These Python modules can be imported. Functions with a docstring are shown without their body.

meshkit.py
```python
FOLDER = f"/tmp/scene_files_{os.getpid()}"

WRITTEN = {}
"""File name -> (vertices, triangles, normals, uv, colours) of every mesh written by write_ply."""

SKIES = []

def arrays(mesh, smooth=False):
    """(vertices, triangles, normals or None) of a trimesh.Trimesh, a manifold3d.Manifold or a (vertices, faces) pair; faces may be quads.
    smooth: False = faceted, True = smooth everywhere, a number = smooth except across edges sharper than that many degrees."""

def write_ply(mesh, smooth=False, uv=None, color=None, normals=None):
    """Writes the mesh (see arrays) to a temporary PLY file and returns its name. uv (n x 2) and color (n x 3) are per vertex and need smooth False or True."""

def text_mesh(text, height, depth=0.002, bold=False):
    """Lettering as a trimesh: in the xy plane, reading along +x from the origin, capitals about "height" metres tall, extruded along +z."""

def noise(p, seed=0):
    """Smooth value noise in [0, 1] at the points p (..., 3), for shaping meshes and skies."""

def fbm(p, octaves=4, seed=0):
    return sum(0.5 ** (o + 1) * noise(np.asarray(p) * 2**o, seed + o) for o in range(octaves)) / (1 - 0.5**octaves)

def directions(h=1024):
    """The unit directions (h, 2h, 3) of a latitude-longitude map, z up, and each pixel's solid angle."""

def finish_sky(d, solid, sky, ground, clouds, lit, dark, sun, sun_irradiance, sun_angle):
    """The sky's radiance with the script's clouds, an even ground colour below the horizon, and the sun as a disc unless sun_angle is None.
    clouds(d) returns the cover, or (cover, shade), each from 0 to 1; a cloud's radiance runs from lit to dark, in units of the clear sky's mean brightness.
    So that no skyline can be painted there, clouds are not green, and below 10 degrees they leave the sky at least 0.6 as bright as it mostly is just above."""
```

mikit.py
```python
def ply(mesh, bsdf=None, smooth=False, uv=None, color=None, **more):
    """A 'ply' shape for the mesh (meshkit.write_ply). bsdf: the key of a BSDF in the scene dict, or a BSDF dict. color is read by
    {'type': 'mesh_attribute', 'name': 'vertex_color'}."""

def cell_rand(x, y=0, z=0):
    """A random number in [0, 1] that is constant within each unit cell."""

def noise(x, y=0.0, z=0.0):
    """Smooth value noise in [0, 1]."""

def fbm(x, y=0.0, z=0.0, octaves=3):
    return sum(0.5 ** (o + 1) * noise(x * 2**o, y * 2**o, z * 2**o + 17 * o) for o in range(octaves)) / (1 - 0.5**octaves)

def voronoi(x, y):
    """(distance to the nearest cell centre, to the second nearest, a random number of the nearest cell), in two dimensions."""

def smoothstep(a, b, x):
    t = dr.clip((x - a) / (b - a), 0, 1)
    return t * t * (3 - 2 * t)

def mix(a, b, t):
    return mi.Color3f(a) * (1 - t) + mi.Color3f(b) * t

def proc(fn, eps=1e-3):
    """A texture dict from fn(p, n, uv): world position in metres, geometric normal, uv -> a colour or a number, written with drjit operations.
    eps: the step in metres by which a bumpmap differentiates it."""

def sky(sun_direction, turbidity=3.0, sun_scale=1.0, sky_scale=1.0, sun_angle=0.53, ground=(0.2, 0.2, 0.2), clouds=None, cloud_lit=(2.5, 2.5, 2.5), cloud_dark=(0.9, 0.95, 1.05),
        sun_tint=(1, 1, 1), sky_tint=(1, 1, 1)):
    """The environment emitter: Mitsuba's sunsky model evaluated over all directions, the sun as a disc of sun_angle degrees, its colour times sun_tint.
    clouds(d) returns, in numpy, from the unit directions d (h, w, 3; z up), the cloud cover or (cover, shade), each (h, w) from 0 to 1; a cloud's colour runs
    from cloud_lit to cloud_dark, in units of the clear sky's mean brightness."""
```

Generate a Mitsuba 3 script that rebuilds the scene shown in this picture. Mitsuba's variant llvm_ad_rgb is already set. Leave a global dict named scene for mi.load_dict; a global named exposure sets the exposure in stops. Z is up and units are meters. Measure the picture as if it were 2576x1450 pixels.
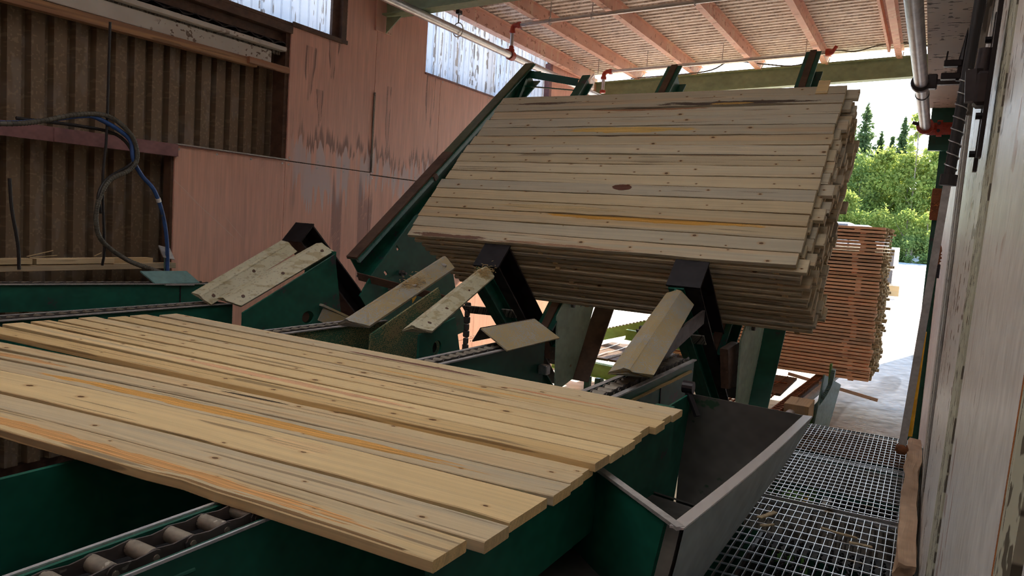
import math, random
import numpy as np
import trimesh
import drjit as dr
import mitsuba as mi
import mikit
import meshkit
from shapely.geometry import Polygon, box as sbox
from shapely.ops import unary_union

scene, labels = {}, {}
A = np.array

# ---------------------------------------------------------------- camera, sky, sun, exposure
EYE = A([0.0, 0.0, 1.65])
LOOK = A([-0.48274438, 0.8715515, -0.08576624])
UP = A([-0.0987482, 0.04313765, 0.99417701])
scene['camera'] = {'type': 'perspective', 'fov': 68.83, 'fov_axis': 'x', 'near_clip': 0.02, 'far_clip': 2000.0,
                   'to_world': mi.ScalarTransform4f().look_at(origin=EYE.tolist(), target=(EYE + LOOK).tolist(), up=UP.tolist())}
SUN = A([0.25, 0.97, 0.76])
scene['sky'] = mikit.sky(SUN.tolist(), turbidity=4.0, sun_scale=1.0, sky_scale=1.0, ground=(0.35, 0.33, 0.30))
exposure = 3.5

# ---------------------------------------------------------------- names and labels
COUNT = {}
def fresh(name):
    i = COUNT.get(name, -1) + 1
    COUNT[name] = i
    return name if i == 0 else f'{name}_{i:03d}'
def thing(name, label, cat, group=None, kind=None):
    k = fresh(name)
    labels[k] = {'label': label, 'category': cat}
    if group: labels[k]['group'] = group
    if kind: labels[k]['kind'] = kind
    return k
def sub(parent, name, label=None):
    k = fresh(parent + '__' + name)
    if label: labels[k] = {'label': label}
    return k
def structure(name):
    labels[name] = {'kind': 'structure'}
    return name
def put(key, mesh, mat, smooth=False, uv=None):
    scene[key] = mikit.ply(mesh, mat, smooth=smooth, uv=uv)
    return key
def part(parent, name, mesh, mat, smooth=False, uv=None, label=None, kind=None):
    k = fresh(parent + '__' + name)
    put(k, mesh, mat, smooth, uv)
    if label or kind:
        labels[k] = {}
        if label: labels[k]['label'] = label
        if kind: labels[k]['kind'] = kind
    return k
def solo(name, mesh, mat, label, cat, group=None, smooth=False, uv=None, kind=None):
    return put(thing(name, label, cat, group, kind), mesh, mat, smooth, uv)
ORD = ['first', 'second', 'third', 'fourth', 'fifth', 'sixth', 'seventh', 'eighth', 'ninth', 'tenth', 'eleventh', 'twelfth', 'thirteenth', 'fourteenth', 'fifteenth', 'sixteenth']
def ordinal(i):
    if i < 16: return ORD[i]
    n = i + 1
    return f"{n}{'th' if 10 <= n % 100 <= 20 else {1: 'st', 2: 'nd', 3: 'rd'}.get(n % 10, 'th')}"

# ---------------------------------------------------------------- mesh helpers
def cat(*m):
    m = [x for y in m for x in (y if isinstance(y, (list, tuple)) else [y])]
    return trimesh.util.concatenate(m)
def unit(v):
    v = np.asarray(v, float)
    return v / np.linalg.norm(v)
def hexa(p8):
    f = A([[0, 2, 3], [0, 3, 1], [4, 5, 7], [4, 7, 6], [0, 1, 5], [0, 5, 4], [2, 6, 7], [2, 7, 3], [0, 4, 6], [0, 6, 2], [1, 3, 7], [1, 7, 5]])
    v = np.asarray(p8, float)
    m = trimesh.Trimesh(v, f, process=False)
    if m.volume < 0: m.invert()
    return m
def box(lo, hi):
    lo, hi = A(lo, float), A(hi, float)
    return hexa([[(lo, hi)[i][0], (lo, hi)[j][1], (lo, hi)[k][2]] for i in (0, 1) for j in (0, 1) for k in (0, 1)])
def fbox(o, a, b, c, ra, rb, rc):
    """a box in the frame o + x a + y b + z c, each range a pair"""
    return hexa([A(o) + ra[i] * A(a) + rb[j] * A(b) + rc[k] * A(c) for i in (0, 1) for j in (0, 1) for k in (0, 1)])
def cbox(lo, hi, ch=0.006):
    lo, hi = A(lo, float), A(hi, float)
    pts = []
    for i in (0, 1):
        for j in (0, 1):
            for k in (0, 1):
                s = A([1 - 2 * i, 1 - 2 * j, 1 - 2 * k]); c = A([(lo, hi)[i][0], (lo, hi)[j][1], (lo, hi)[k][2]])
                for d in range(3):
                    o = s * ch; o[d] = 0
                    pts.append(c + o)
    return trimesh.convex.convex_hull(A(pts))
def frame(d, up=(0, 0, 1)):
    d = unit(d)
    s = np.cross(d, up)
    if np.linalg.norm(s) < 1e-6: s = np.cross(d, (1, 0, 0))
    s = unit(s)
    return d, s, np.cross(s, d)
def bar(p0, p1, w, h, up=(0, 0, 1), off=(0, 0)):
    """rectangular bar from p0 to p1: w sideways, h along up, off shifts the section"""
    p0, p1 = A(p0, float), A(p1, float)
    d, s, u = frame(p1 - p0, up)
    L = np.linalg.norm(p1 - p0)
    return fbox(p0, d, s, u, (0, L), (off[0] - w / 2, off[0] + w / 2), (off[1] - h / 2, off[1] + h / 2))
def cbar(p0, p1, w, h, up=(0, 0, 1), ch=0.006):
    p0, p1 = A(p0, float), A(p1, float)
    d, s, u = frame(p1 - p0, up)
    L = np.linalg.norm(p1 - p0)
    m = cbox((0, -w / 2, -h / 2), (L, w / 2, h / 2), ch)
    m.vertices = p0 + m.vertices @ A([d, s, u])
    return m
def ibeam(p0, p1, w, h, tw=0.012, tf=0.016, up=(0, 0, 1)):
    """I section hanging below the line p0-p1 (the line is the top of the upper flange)"""
    return cat(bar(p0, p1, w, tf, up, (0, -tf / 2)), bar(p0, p1, w, tf, up, (0, -h + tf / 2)), bar(p0, p1, tw, h - 2 * tf, up, (0, -h / 2)))
def channel(p0, p1, w, h, t=0.012, up=(0, 0, 1), side=1):
    """C section below the line: web on one side, flanges towards side"""
    return cat(bar(p0, p1, t, h, up, (-side * (w / 2 - t / 2), -h / 2)), bar(p0, p1, w, t, up, (0, -t / 2)), bar(p0, p1, w, t, up, (0, -h + t / 2)))
def prism(pts, o, a, b, t, holes=()):
    """the polygon pts in the plane o + x a + y b, extruded t along a x b"""
    pg = Polygon(pts, holes)
    m = trimesh.creation.extrude_polygon(pg, abs(t), engine='earcut')
    a, b = A(a, float), A(b, float)
    c = np.cross(a, b)
    z = m.vertices[:, 2:3] * (1 if t > 0 else 1) + (0 if t > 0 else t)
    m.vertices = A(o, float) + m.vertices[:, :1] * a + m.vertices[:, 1:2] * b + z * c
    if m.volume < 0: m.invert()
    return m
def quadplate(p, t):
    """a plate with the four (or more) coplanar corner points p and thickness t behind them"""
    p = A(p, float)
    a = unit(p[1] - p[0]); nn = unit(np.cross(a, p[2] - p[0])); b = np.cross(nn, a)
    q = [((x - p[0]) @ a, (x - p[0]) @ b) for x in p]
    return prism(q, p[0], a, b, t)
def smooth_path(pts, n=8):
    p = A(pts, float)
    q = np.vstack([2 * p[0] - p[1], p, 2 * p[-1] - p[-2]])
    out = []
    for i in range(1, len(q) - 2):
        for t in np.linspace(0, 1, n, endpoint=False):
            out.append(0.5 * (2 * q[i] + (q[i + 1] - q[i - 1]) * t + (2 * q[i - 1] - 5 * q[i] + 4 * q[i + 1] - q[i + 2]) * t * t + (3 * q[i] - q[i - 1] - 3 * q[i + 1] + q[i + 2]) * t ** 3))
    out.append(p[-1])
    return A(out)
def tube(pts, r, sides=10):
    p = A(pts, float)
    n = len(p)
    r = np.broadcast_to(r, (n,))
    t = np.gradient(p, axis=0); t /= np.linalg.norm(t, axis=1, keepdims=True) + 1e-12
    a = np.cross(t[0], (0, 0, 1) if abs(t[0][2]) < 0.9 else (1, 0, 0)); a = unit(a)
    ring, ang = [], np.arange(sides) * 2 * np.pi / sides
    for i in range(n):
        a = unit(a - t[i] * (a @ t[i])); b = np.cross(t[i], a)
        ring.append(p[i] + r[i] * (np.cos(ang)[:, None] * a + np.sin(ang)[:, None] * b))
    v = np.vstack(ring + [p[:1], p[-1:]])
    f = []
    for i in range(n - 1):
        for j in range(sides):
            k = (j + 1) % sides
            f += [[i * sides + j, i * sides + k, (i + 1) * sides + k], [i * sides + j, (i + 1) * sides + k, (i + 1) * sides + j]]
    for j in range(sides):
        k = (j + 1) % sides
        f += [[n * sides, k, j], [n * sides + 1, (n - 1) * sides + j, (n - 1) * sides + k]]
    return trimesh.Trimesh(v, f, process=False)
def cyl(p0, p1, r, sides=14, r1=None):
    return tube([p0, p1], [r, r if r1 is None else r1], sides)
def hexbolt(p, d, r, h):
    return cyl(p, A(p) + unit(d) * h, r, 6)
def sph(c, r, sub=2):
    m = trimesh.creation.icosphere(sub, r); m.apply_translation(c); return m
def lathe(prof, o, ax, sides=18):
    """profile of (radius, height) turned about ax from o"""
    d, s, u = frame(ax)
    ang = np.arange(sides) * 2 * np.pi / sides
    v = [A(o) + h * d + r * (np.cos(t) * s + np.sin(t) * u) for r, h in prof for t in ang]
    f = []
    for i in range(len(prof) - 1):
        for j in range(sides):
            k = (j + 1) % sides
            f += [[i * sides + j, (i + 1) * sides + k, i * sides + k], [i * sides + j, (i + 1) * sides + j, (i + 1) * sides + k]]
    m = trimesh.Trimesh(v, f, process=False)
    if m.volume < 0: m.invert()
    return m
def rough(m, amp, freq, seed=0):
    m = m.copy()
    q = np.stack([meshkit.fbm(m.vertices * freq + 7.3 * i, 3, seed + i) - 0.5 for i in range(3)], 1)
    m.vertices = m.vertices + amp * 2 * q
    return m
def ribbed(prof, o, a, b, c, L, t=0.0):
    """an open profile of (x along a, z along c) swept L along b; t > 0 gives it thickness"""
    pr = A(prof, float)
    def row(off):
        return [A(o, float) + x * A(a) + (z + off) * A(c) for x, z in pr]
    n = len(pr)
    v = row(0) + [q + L * A(b) for q in row(0)]
    f = []
    for i in range(n - 1):
        f += [[i, i + 1, n + i + 1], [i, n + i + 1, n + i]]
    if t:
        v += row(-t) + [q + L * A(b) for q in row(-t)]
        for i in range(n - 1):
            f += [[2 * n + i, 3 * n + i + 1, 2 * n + i + 1], [2 * n + i, 3 * n + i, 3 * n + i + 1]]
        f += [[0, n, 3 * n], [0, 3 * n, 2 * n], [n - 1, 3 * n - 1, 4 * n - 1], [n - 1, 4 * n - 1, 2 * n - 1]]
        for i in range(n - 1):
            f += [[i, 2 * n + i, 2 * n + i + 1], [i, 2 * n + i + 1, i + 1], [n + i, n + i + 1, 3 * n + i + 1], [n + i, 3 * n + i + 1, 3 * n + i]]
    return trimesh.Trimesh(v, f, process=False)

# ---------------------------------------------------------------- materials
C3, noise, fbm, rnd, sst, mix = mi.Color3f, mikit.noise, mikit.fbm, mikit.cell_rand, mikit.smoothstep, mikit.mix
def lin(r, g, b):
    return [((c / 255 + 0.055) / 1.055) ** 2.4 if c > 10 else c / 255 / 12.92 for c in (r, g, b)]
def tex(fn):
    return mikit.proc(fn)
def rgb(*c):
    return {'type': 'rgb', 'value': list(c)}
def mat(key, color, rough=0.6, metal=0.0, two=True, bump=None, spec=0.5, **kw):
    b = {'type': 'principled', 'base_color': tex(color) if callable(color) else rgb(*color), 'roughness': tex(rough) if callable(rough) else rough, 'metallic': metal, 'specular': spec, **kw}
    if bump: b = {'type': 'bumpmap', 'arbitrary': tex(bump[0]), 'scale': bump[1], 'bsdf': b}
    scene[key] = {'type': 'twosided', 'bsdf': b} if two else b
    return key

# marks on single boards: id -> (u0, u1, w0, w1, colour, ragged)
MARKS = {}
def wood_fn(ca, cb, grey, marks=True, knots=1.0, darkedge=0.0):
    ca, cb, grey = map(list, (ca, cb, grey))
    def fn(p, n, uv):
        u, v = mi.Float(uv.x), mi.Float(uv.y)
        bid = dr.floor(v / 10)
        w = v - 10 * bid
        end = u > 400
        r0, r1, r2, r3 = (rnd(bid, k, 3) for k in (11, 12, 13, 14))
        col = mix(ca, cb, r0)
        col = mix(col, grey, sst(0.35, 1.0, r1) * 0.7)
        uu = u + bid * 3.71
        warp = (noise(uu * 1.7, bid) - 0.5) * 0.02
        g1 = noise(uu * 1.1, (w + warp) * 95, bid)
        g2 = noise(uu * 2.7, (w + warp) * 330, bid + 5)
        col = col * (0.86 + 0.15 * g1 + 0.12 * g2) * (0.88 + 0.2 * rnd(bid, 25))
        st = sst(0.52, 0.72, fbm(uu * 0.45, (w + warp) * 14, bid)) * dr.select(r2 > 0.55, 1.0, 0.15)
        col = mix(col, C3(0.58, 0.36, 0.16) * (0.8 + 0.4 * g1), st * 0.32)
        bl = sst(0.5, 0.72, fbm(uu * 0.5 + 40, (w - warp) * 16, bid + 9)) * dr.select(r3 > 0.5, 1.0, 0.2)
        col = mix(col, C3(0.38, 0.36, 0.29) * (0.8 + 0.4 * g2), bl * 0.35)
        # dark checks along the grain
        ck = sst(0.80, 0.86, noise(uu * 1.6, w * 60, bid + 31)) * sst(0.55, 0.7, noise(uu * 0.7, bid, 3))
        col = mix(col, C3(0.12, 0.075, 0.04), ck * 0.55)
        # knots
        k = dr.floor(uu / 0.31)
        ku = (k + 0.15 + 0.7 * rnd(k, bid, 5)) * 0.31
        kw = 0.012 + 0.12 * rnd(k, bid, 6)
        on = dr.select(rnd(k, bid, 7) > 0.42, knots, 0.0)
        rad = 0.004 + 0.008 * rnd(k, bid, 8)
        d = dr.sqrt(dr.square((uu - ku) * 0.6) + dr.square(w - kw)) / rad
        col = mix(col, C3(0.45, 0.27, 0.11), on * (1 - sst(1.0, 2.4, d)) * 0.55)
        col = mix(col, C3(0.10, 0.045, 0.02), on * (1 - sst(0.75, 1.05, d)) * 0.9)
        if marks:
            for b, (u0, u1, w0, w1, mc, rag) in MARK_LIST:
                du = (u - 0.5 * (u0 + u1)) / (0.5 * (u1 - u0)); dw = (w - 0.5 * (w0 + w1)) / (0.5 * (w1 - w0))
                q = dr.square(du) + dr.square(dw) + (fbm(u * 9, w * 110, b) - 0.5) * rag * 2
                m = dr.select(dr.abs(bid - b) < 0.5, 1 - sst(0.75, 1.0, q), 0.0)
                col = mix(col, C3(*mc) * (0.6 + 0.8 * g2), m * 0.92)
        # sawn ends: growth rings
        ring = noise(dr.sqrt(dr.square(w * 60 + r1 * 3) + dr.square((u - 500) * 60 - 3 * r2)) * 3.0, bid)
        ec = mix(ca, cb, r2) * (0.82 + 0.2 * ring + 0.2 * noise(w * 300, u * 300, bid))
        ec = mix(ec, C3(0.30, 0.19, 0.11), sst(0.7, 0.95, rnd(bid, 21)) * 0.4)
        return dr.select(end, ec, col)
    return fn
MARK_LIST = []
CREAM, STRAW, GREYW = (0.68, 0.53, 0.29), (0.64, 0.46, 0.22), (0.54, 0.47, 0.33)

def paint_fn(base, dark, rust, scale=6.0, wear=0.6, dust=None, streak=False):
    base, dark, rust = list(base), list(dark), list(rust)
    def fn(p, n, uv):
        a = fbm(p.x * scale, p.y * scale, p.z * scale, 4)
        b = fbm(p.x * scale * 5, p.y * scale * 5, p.z * scale * 5 + 9, 3)
        col = mix(base, dark, sst(0.35, 0.75, a) * 0.7)
        col = col * (0.82 + 0.36 * b)
        col = mix(col, rust, sst(wear, wear + 0.05, 0.65 * a + 0.35 * b))
        if dust is not None:
            col = mix(col, list(dust), sst(0.45, 0.6, 0.5 * a + 0.5 * noise(p.x * 160, p.y * 160, p.z * 160)) * 0.8)
        return col
    return fn

# plywood of the left wall: salmon phenolic-faced ply with water stains at its joints
def ply_fn(p, n, uv):
    y, z = p.y, p.z
    col = mix(lin(230, 184, 166), lin(216, 166, 150), fbm(y * 0.9 + 3, z * 0.9, 2))
    col = mix(col, lin(226, 176, 146), sst(0.45, 0.7, fbm(y * 0.5 + 11, z * 0.35, 5)) * 0.6)
    g = noise(y * 26, z * 2.2, 3) * 0.5 + noise(y * 70, z * 5, 8) * 0.5
    col = col * (0.86 + 0.26 * g)
    # long runs of water: pale bleached field at the joint, ragged dark edge, dark tongues
    rag = (noise(y * 14, 1.3) - 0.5) * 0.34 + (noise(y * 48, 6.1) - 0.5) * 0.22
    top = 2.42 + rag * 0.9 + 0.12 * (noise(y * 1.3, 9) - 0.5)
    bot = 1.95 + rag * 1.7 + 0.5 * (noise(y * 2.1, 4) - 0.5)
    on = sst(6.75, 7.25, y + 0.3 * noise(y * 9, 2)) * (1 - sst(9.6, 11.0, y))
    field = sst(-0.02, 0.02, top - z) * sst(-0.03, 0.03, z - bot) * on
    edge = (1 - sst(0.0, 0.16, dr.abs(z - top - 0.05) - 0.06 * noise(y * 20, 4))) * sst(-0.02, 0.02, z - top) * on
    col = mix(col, lin(128, 92, 86), edge * sst(0.3, 0.5, noise(y * 30, z * 3, 17)) * 0.75)
    col = mix(col, lin(206, 192, 196), field * sst(0.2, 0.45, noise(y * 20, z * 1.2, 21)) * 0.85)
    ton = sst(0.66, 0.74, noise(y * 3.4, 31) * 0.72 + noise(y * 17, z * 1.1, 12) * 0.32) * sst(0.5, 0.9, z) * (1 - sst(2.1, 2.4, z + 0.5 * noise(y * 11, 3))) * on
    col = mix(col, lin(120, 88, 92), ton * 0.6)
    for yc, w, z0, z1 in ((9.62, 0.13, 2.95, 3.84), (7.45, 0.12, 3.35, 3.86), (7.05, 0.10, 3.0, 3.7), (7.25, 0.07, 2.7, 3.2), (8.62, 0.05, 2.5, 3.5)):
        dy = dr.abs(y - yc + 0.03 * (noise(z * 6, yc * 7) - 0.5)) / (w * (0.25 + 0.75 * sst(z0, z0 + 0.5, z)))
        m = (1 - sst(0.8, 1.0, dy)) * sst(z0, z0 + 0.05, z) * (1 - sst(z1 - 0.02, z1, z))
        rim = sst(0.45, 0.85, dy) * 0.8 + 0.25
        col = mix(col, lin(118, 84, 84), m * rim * sst(0.25, 0.55, noise(y * 60, z * 4, 5)) * 0.8)
    # scratches
    for a, b, s in ((0.8, 5.1, 0.9), (0.9, 6.0, 0.75), (0.7, 4.4, 1.05)):
        t = z + a * y - b - s
        sc = 1 - sst(0.004, 0.009, dr.abs(t - 0.02 * noise(y * 3, a)))
        col = mix(col, lin(226, 196, 184), sc * sst(0.4, 0.6, noise(y * 4 + a * 20, 2)) * 0.6)
    sc2 = sst(0.80, 0.86, noise((y + z) * 9, (y - z) * 60, 3)) * sst(0.45, 0.7, noise(y * 1.7, z * 1.7, 6))
    return mix(col, lin(222, 180, 160), sc2 * 0.35)
mat('mat_plywood', ply_fn, 0.5, spec=0.35)
def clad_fn(p, n, uv):
    a = fbm(p.y * 7, p.z * 7, 3, 4)
    col = mix(lin(132, 114, 92), lin(112, 98, 82), a)
    col = mix(col, lin(140, 132, 124), sst(0.55, 0.75, fbm(p.y * 11, p.z * 4, 9)) * 0.5)
    sp = sst(0.72, 0.8, noise(p.y * 55, p.z * 55, 2))
    return mix(col, lin(160, 145, 120), sp * 0.4)
mat('mat_cladding', clad_fn, 0.5, metal=0.25)
def whitepaint_fn(p, n, uv):
    col = mix(lin(206, 204, 198), lin(186, 182, 172), fbm(p.y * 5, p.z * 5, 2))
    pe = sst(0.66, 0.72, fbm(p.y * 26, p.z * 30, 4)) * sst(0.45, 0.6, noise(p.y * 2.3, p.z * 4, 7))
    return mix(col, lin(96, 70, 50), pe * 0.85)
mat('mat_fascia', whitepaint_fn, 0.6)
def pinksteel_fn(p, n, uv):
    a = fbm(p.x * 5, p.y * 5, p.z * 5)
    col = mix(lin(226, 186, 168), lin(206, 160, 142), a)
    run = sst(0.62, 0.68, noise(p.y * 16 + p.x * 16, 4.0) * 0.8 + noise(p.y * 40, p.z * 3, 6) * 0.25) * sst(0.55, 0.75, noise(p.y * 0.7, p.x, 3) + 0.2)
    col = mix(col, lin(224, 200, 178), run * 0.65)
    return mix(col, lin(150, 92, 72), sst(0.66, 0.72, fbm(p.x * 14, p.y * 14, p.z * 14)) * 0.6)
mat('mat_joist', pinksteel_fn, 0.6)
def deck_fn(p, n, uv):
    a = fbm(p.x * 2, p.y * 4, 2)
    col = mix(lin(238, 232, 226), lin(216, 206, 198), a)
    cr = sst(0.50, 0.60, 0.5 * noise(p.x * 14, p.y * 55, 5) + 0.5 * noise(p.x * 45, p.y * 120, 8))
    return mix(col, lin(130, 114, 108), cr * 0.5)
mat('mat_roof_deck', deck_fn, 0.6)
def panel_fn(p, n, uv):
    y, z = p.y, p.z
    col = mix(lin(214, 230, 250), lin(240, 246, 254), noise(y * 3.3, 2))
    d = sst(0.63, 0.75, noise(y * 16.0, z * 0.35, 4) * 0.72 + noise(y * 90, z * 9, 7) * 0.34)
    col = mix(col, lin(120, 108, 96), d * sst(0.35, 0.5, noise(y * 30, z * 14, 6)) * 0.8)
    return mix(col, lin(176, 150, 120), sst(0.62, 0.70, noise(y * 2.6, 8) * 0.8 + noise(y * 25, z * 2, 9) * 0.2) * 0.25)
scene['mat_translucent'] = {'type': 'principledthin', 'base_color': tex(panel_fn), 'roughness': 0.6, 'diff_trans': 1.3, 'spec_trans': 0.0}
scene['mat_added_skylight'] = {'type': 'principledthin', 'base_color': tex(lambda p, n, uv: mix((0.78, 0.82, 0.86), (0.68, 0.71, 0.74), fbm(p.x * 2, p.y * 2, 1))), 'roughness': 0.6, 'diff_trans': 1.2, 'spec_trans': 0.0}
mat('mat_green', paint_fn(lin(26, 92, 76), lin(22, 66, 58), lin(62, 56, 64), 5, 0.66), 0.42)
mat('mat_green_dusty', paint_fn(lin(58, 104, 80), lin(40, 76, 58), lin(64, 58, 62), 5, 0.68, dust=lin(150, 138, 96)), 0.6)
mat('mat_green_pale', paint_fn(lin(140, 160, 128), lin(122, 142, 112), lin(116, 104, 78), 3, 0.74), 0.5)
mat('mat_olive', paint_fn(lin(86, 98, 72), lin(70, 80, 60), lin(60, 52, 44), 4, 0.68), 0.5)
mat('mat_green_grey', paint_fn(lin(150, 172, 152), lin(128, 150, 130), lin(120, 96, 76), 4, 0.74), 0.5)
mat('mat_green_bright', paint_fn(lin(120, 170, 84), lin(96, 148, 80), lin(150, 110, 60), 3, 0.8), 0.5)
mat('mat_teal_light', paint_fn(lin(112, 150, 150), lin(96, 136, 134), lin(90, 90, 80), 6, 0.78), 0.35)
mat('mat_dark_steel', paint_fn(lin(62, 56, 58), lin(40, 36, 38), lin(96, 88, 84), 9, 0.78), 0.4, metal=0.3)
mat('mat_black_steel', paint_fn(lin(40, 38, 42), lin(24, 22, 26), lin(70, 66, 70), 7, 0.8), 0.38, metal=0.3)
mat('mat_brown_steel', paint_fn(lin(96, 74, 60), lin(70, 54, 46), lin(120, 90, 66), 8, 0.7), 0.6)
mat('mat_rust', paint_fn(lin(132, 82, 52), lin(96, 60, 40), lin(160, 104, 62), 12, 0.62), 0.8)
mat('mat_purple_steel', paint_fn(lin(140, 102, 104), lin(112, 80, 84), lin(170, 150, 140), 6, 0.72), 0.55)
mat('mat_galv', paint_fn((0.62, 0.63, 0.65), (0.46, 0.47, 0.50), (0.34, 0.32, 0.30), 9, 0.8), 0.36, metal=0.8)
mat('mat_galv_dull', paint_fn((0.52, 0.52, 0.52), (0.38, 0.38, 0.38), (0.22, 0.19, 0.16), 10, 0.72), 0.5, metal=0.5)
mat('mat_bin_inside', paint_fn((0.20, 0.195, 0.185), (0.13, 0.13, 0.125), (0.05, 0.12, 0.075), 4, 0.63), 0.34, metal=0.6)
mat('mat_bin_outside', paint_fn((0.30, 0.36, 0.37), (0.22, 0.28, 0.29), (0.06, 0.08, 0.08), 3, 0.72), 0.4, metal=0.3)
mat('mat_grating', paint_fn((0.50, 0.51, 0.52), (0.36, 0.35, 0.33), (0.24, 0.18, 0.12), 5, 0.66), 0.3, metal=0.8)
mat('mat_chain', paint_fn((0.16, 0.145, 0.14), (0.08, 0.072, 0.07), (0.28, 0.26, 0.24), 14, 0.7), 0.42, metal=0.6)
mat('mat_bright_steel', (0.78, 0.79, 0.82), 0.4, metal=0.75)
mat('mat_roller', paint_fn((0.30, 0.27, 0.22), (0.2, 0.18, 0.15), (0.45, 0.42, 0.36), 20, 0.66), 0.5, metal=0.4)
def skid_fn(p, n, uv):
    a = fbm(p.x * 7, p.y * 7, p.z * 7)
    col = mix(lin(200, 198, 176), lin(184, 180, 150), a)
    col = mix(col, lin(150, 134, 86), sst(0.52, 0.66, fbm(p.x * 12, p.y * 12, p.z * 30)) * 0.5)
    return mix(col, lin(96, 80, 52), sst(0.70, 0.78, noise(p.x * 70, p.y * 70, p.z * 70)) * 0.3)
mat('mat_skid', skid_fn, 0.5)
def skid_worn_fn(p, n, uv):
    a = fbm(p.x * 6, p.y * 6, p.z * 6)
    col = mix(lin(170, 172, 168), lin(150, 146, 130), a)
    du = sst(0.42, 0.58, 0.5 * fbm(p.x * 4 + 3, p.y * 4, p.z * 4) + 0.5 * noise(p.x * 140, p.y * 140, p.z * 140))
    return mix(col, lin(176, 154, 100), du * 0.75)
mat('mat_skid_worn', skid_worn_fn, 0.5, metal=0.2)
mat('mat_red_fitting', paint_fn(lin(170, 62, 42), lin(140, 48, 36), lin(190, 120, 100), 12, 0.75), 0.4)
mat('mat_rubber', (0.02, 0.02, 0.022), 0.45)
mat('mat_hose_grey', paint_fn(lin(92, 92, 84), lin(66, 64, 58), lin(120, 110, 90), 16, 0.7), 0.5)
mat('mat_hose_blue', paint_fn(lin(58, 96, 160), lin(50, 78, 128), lin(110, 110, 106), 8, 0.7), 0.45)
mat('mat_yellow', paint_fn(lin(226, 176, 40), lin(196, 146, 30), lin(130, 90, 40), 9, 0.75), 0.5)
mat('mat_black_print', (0.01, 0.01, 0.01), 0.6)
mat('mat_wrap', paint_fn(lin(232, 234, 238), lin(214, 216, 222), lin(190, 192, 200), 2, 0.8), 0.4)
mat('mat_wrap_dark', (0.10, 0.11, 0.14), 0.5)
mat('mat_white', (0.82, 0.82, 0.82), 0.4)
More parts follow.
